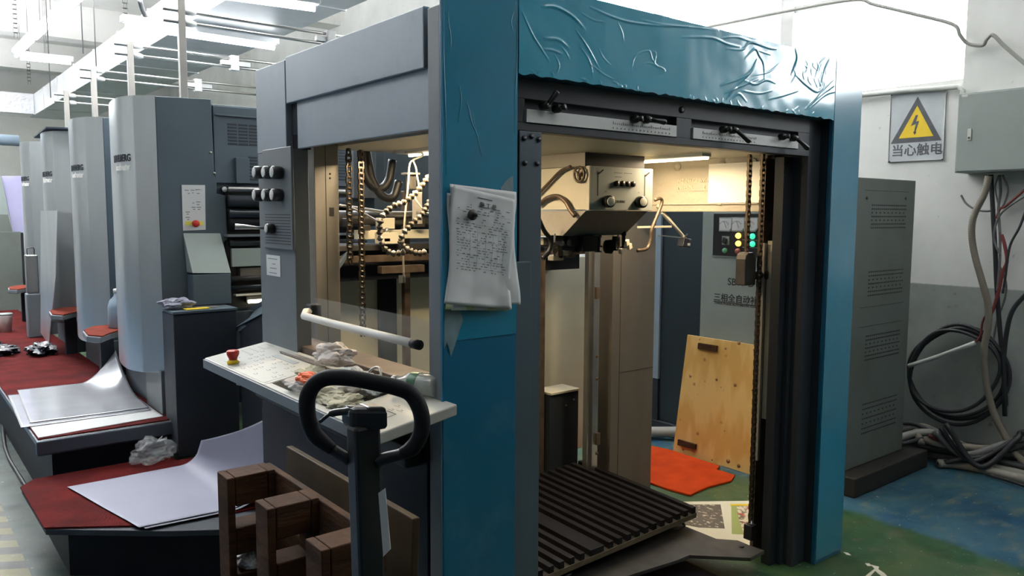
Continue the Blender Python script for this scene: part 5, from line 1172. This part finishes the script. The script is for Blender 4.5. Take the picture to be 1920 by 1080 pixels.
# coil on the wall
for k, (cu, cv, ru, rv, lbl) in enumerate(((1796, 700, 92, 86, 'outermost black loop of the coiled cable on the wall'), (1793, 702, 86, 82, 'middle black loop of the coiled cable on the wall'), (1800, 706, 90, 94, 'lowest hanging black loop of the coiled cable'), (1790, 696, 84, 76, 'innermost black loop of the coiled cable on the wall'))):
    P = [on_x(cu+ru*math.cos(a_)+4*math.sin(3*a_+k), cv+rv*math.sin(a_)+4*math.sin(2*a_+k), 3.765-.023*k) for a_ in np.linspace(0, 2*math.pi, 48, endpoint=False)]
    tag(MB().tube(P, .011, 8, True).build('coiled_cable', 'cable'), lbl, 'cable', 'coiled cable on the wall')
GF = 'cables and hoses on the floor by the wall'
for k, (pts, r_, m_, lbl) in enumerate((
    ([(3.36, .80, .03), (3.55, .55, .03), (3.62, .2, .035), (3.60, -.25, .03)], .028, 'hose_gray', 'thick grey hose along the wall foot, rearmost'),
    ([(3.34, .70, .09), (3.50, .45, .08), (3.60, .15, .08), (3.66, -.3, .06)], .022, 'cable', 'dark cable lying over the floor hoses'),
    ([(3.45, .25, .03), (3.52, .20, .026), (3.56, .05, .026), (3.54, -.3, .026)], .026, 'hose_gray', 'foremost grey hose on the blue floor'),
    ([(3.33, .66, .15), (3.50, .50, .14), (3.62, .30, .12), (3.70, .0, .12), (3.70, -.3, .1)], .020, 'cable', 'black cable resting high on the hose pile'),
    ([(3.32, .8, .20), (3.42, .70, .17), (3.52, .55, .12), (3.6, .35, .09)], .030, 'conduit', 'yellowish hose emerging behind the vented cabinet'),
    ([(3.46, .26, .025), (3.50, .15, .07), (3.60, .0, .12), (3.66, -.15, .22), (3.70, -.2, .36)], .014, 'cable', 'black cable climbing from the floor to the wall bundle'),
    ([(3.42, .34, .135), (3.52, .42, .19), (3.58, .40, .20), (3.62, .30, .16)], .020, 'conduit', 'bent hose rising at the corner of the cabinet base'),
    ([(3.50, .0, .02), (3.45, -.2, .02), (3.35, -.4, .02)], .010, 'cable', 'thin cable trailing onto the blue floor at right'))):
    tag(MB().tube(smooth_path(pts, 8), r_, 10).build('floor_cable', m_), lbl, 'cable', GF)

rr = random.Random(21)
for k in range(9):
    y_0 = .62-.07*k; pts = [(3.33 if k < 4 else 3.44, .78-.12*k if k < 4 else .34-.03*(k-4), .04+.03*k), (3.50+rr.uniform(-.03, .05), .45-.05*k, .05+.028*(8-k)*.8), (3.63, .15-.03*k, .06+.02*k), (3.70, -.12, .10+.02*k), (3.73, -.45, .12+.02*k)]
    tag(MB().tube(smooth_path(pts, 8), (.012, .018, .024, .014, .02, .011, .022, .013, .016)[k], 10).build('floor_cable', ('cable', 'cable_gray', 'hose_gray', 'cable', 'conduit', 'cable_red', 'cable_gray', 'cable', 'cable')[k]),
        ('thin black cable deepest in the wall foot pile', 'grey cable low in the wall foot pile', 'thick grey hose in the middle of the wall foot pile', 'black cable crossing the thick grey hose', 'beige hose leaving the cabinet corner', 'reddish cable among the floor hoses', 'wide grey cable high in the pile', 'slim black cable near the top of the pile', 'topmost black cable of the wall foot pile')[k], 'cable', GF)
tag(MB().tube(smooth_path([on_z(-6, 640, .012), on_z(3, 720, .012), on_z(6, 810, .012), on_z(14, 852, .012), on_z(32, 885, .012), on_z(55, 922, .012), on_z(75, 960, .012)], 6), .010, 8).build('floor_cable', 'cable'), 'dark cable on the floor at the left edge beside the walkway', 'cable')
def paint(pix, lb_):
    P = [on_z(u, v, .002) for u, v in pix]; tag(MB().prism([(p[0], p[1], .0005) for p in P], (0, 0, .001)).build('paint_mark', 'floor_white'), lb_, 'floor marking')
paint(((1622, 1080), (1640, 1066), (1632, 1058), (1643, 1061), (1648, 1062), (1647, 1067), (1658, 1074), (1668, 1084), (1655, 1082), (1641, 1070), (1628, 1084)), 'white X-shaped paint mark on the green floor near right bottom')
paint(((1582, 1035), (1590, 1036), (1596, 1041), (1588, 1040)), 'small white paint fleck left of the X mark')
paint(((1622, 1056), (1630, 1056), (1634, 1061), (1627, 1061)), 'small white paint fleck just above the X mark')
# ------------------------------------------------------------------ overhead
DU = empty('air_duct', (1.0, 8, 3), 'long pale rectangular air duct running under the ceiling', 'duct')
MB().box(.62, 1.40, 2.2, 13.2, 3.0, 3.32).build('duct_body', 'duct', DU, .004)
for k in range(10): y = 2.6+k*1.15; MB().box(.612, 1.408, y, y+.03, 2.992, 3.328).build('duct_flange', 'duct', DU)
MB().box(-2.5, .62, 12.7, 13.2, 3.0, 3.32).build('duct_branch', 'foil', DU, .01)
GT = 'tube lamps under the hall ceiling'
def tubelamp(a, b_, label, n=1):
    a, b_ = np.array(a, float), np.array(b_, float); r = empty('tube_lamp', (a+b_)/2, label, 'lamp', GT)
    MB().bar(a+np.array((0, 0, .05)), b_+np.array((0, 0, .05)), .09, .05).build('lamp_body', 'duct', r, .003)
    d = (b_-a)/np.linalg.norm(b_-a); MB().cyl(a+d*.03, b_-d*.03, .022, 12).build('lamp_tube', 'lamp_on', r)
    for p in (a+d*.3, b_-d*.3): MB().cyl(p+np.array((0, 0, .07)), (p[0], p[1], 2.995 if (p[2] < 3.1 and p[0] > .6 and p[0] < 1.42) else 4.1), .004, 6).build('hanger_wire', 'steel', r)
z_ = 3.3
tubelamp((.06, 5.6, z_), (.03, 6.75, z_), 'nearest tube lamp of the slanting row at upper left'); tubelamp((.02, 6.85, z_), (.0, 8.0, z_), 'middle tube lamp of the slanting row at upper left'); tubelamp((-.01, 8.1, z_), (-.026, 9.24, z_), 'farthest tube lamp of the slanting row at upper left')
tubelamp((.0, 9.35, z_), (.58, 9.3, z_), 'tube lamp at the corner below the slanting lamp row')
zz = 2.9
a, b_ = on_z(228, 47, zz), on_z(520, 90, zz); tubelamp(a, b_, 'long tube lamp crossing in front of the pale duct')
a, b_ = on_z(385, -12, zz), on_z(598, 17, zz); tubelamp(a, b_, 'tube lamp at the top edge above the front unit')
a, b_ = on_z(330, 62, zz), on_z(520, 92, zz)
# rails over each unit
for k, yy in enumerate((3.2, 4.4, 5.6, 6.8)):
    r = empty('rail_stand', (.055, yy, 2.1), ('tallest upright post with twin rails above the nearest printing unit', 'post with twin rails above the second printing unit', 'post with twin rails above the third printing unit', 'post with twin rails above the farthest printing unit')[k], 'rail stand', 'rail stands above the printing units')
    tp = (2.78, 2.70, 2.69, 2.63)[k]
    zb_ = 2.086
    MB().box(.035, .075, yy-.02, yy+.02, zb_, tp).build('upright', 'post_metal', r, .002)
    z1 = (2.672, 2.665, 2.655, 2.588)[k]
    for z2 in (z1, z1-.065):
        MB().cyl((-.045, yy, z2), (1.55, yy, z2), .010, 10).build('rail', 'steel', r)
        MB().lathe([(.020, 0), (.020, .04), (.012, .06)], (.08, yy, z2), (1, 0, 0), 12).build('collar', 'white', r)
    if k in (0, 1, 2):
        xx = (1.0, .79, .89)[k]; MB().box(xx-.03, xx+.03, yy-.03, yy+.03, z1-.09, z1+.02).build('slider', 'white', r, .004)
        MB().box(xx-.10, xx+.12, yy-.02, yy+.02, z1-.055, z1-.02).build('sensor', 'white', r, .004)
    MB().box(1.5, 1.53, yy-.02, yy+.02, zb_, tp-.02).build('upright', 'post_metal', r, .002)
# cable tray hangers and wires
for k, (u, v) in enumerate(((30, 70), (235, 35), (55, 158))):
    q = on_z(u, v, 3.4); tag(chain_mesh(q[0], q[1], 3.4, 4.1, pitch=.05, w=.045).build('perforated_hanger', 'steel_dark'), ('perforated hanger strip at far upper left', 'perforated hanger strip beside the long tube lamp', 'perforated hanger strip below the slanting lamp row')[k], 'hanger', 'perforated ceiling hangers')
for k, (u, v) in enumerate(((88, 40), (153, 40), (178, 70), (93, 140))):
    q = on_z(u, v, 3.3); tag(MB().cyl((q[0], q[1], 3.0), (q[0], q[1], 4.6), .006, 6).build('hanging_wire', 'steel'), ('thin wire crossing the slanting lamp row at upper left', 'thin wire hanging right of the slanting lamp row', 'thin wire hanging just left of the third rail stand', 'thin wire beside the corner tube lamp, farthest left')[k], 'wire', 'wires hanging from the hall ceiling')
tag(MB().tube(smooth_path([on_z(262, 0, 3.2), on_z(268, 20, 3.15), on_z(278, 38, 3.1), on_z(292, 50, 3.05)], 6), .02, 8).build('black_hose', 'cable_gray'), 'dark hose hanging over the duct at the top', 'hose')
q = on_y(0, 262, 8.6); tag(MB().cyl((q[0]-1.0, 8.6, q[2]), (on_y(35, 262, 8.6)[0], 8.6, q[2]), .06, 16).build('vent_pipe', 'cab_edge'), 'pale blue pipe at the far left above the lilac panel', 'pipe')

for o in bpy.data.objects:
    if '_o' in o: del o['_o']
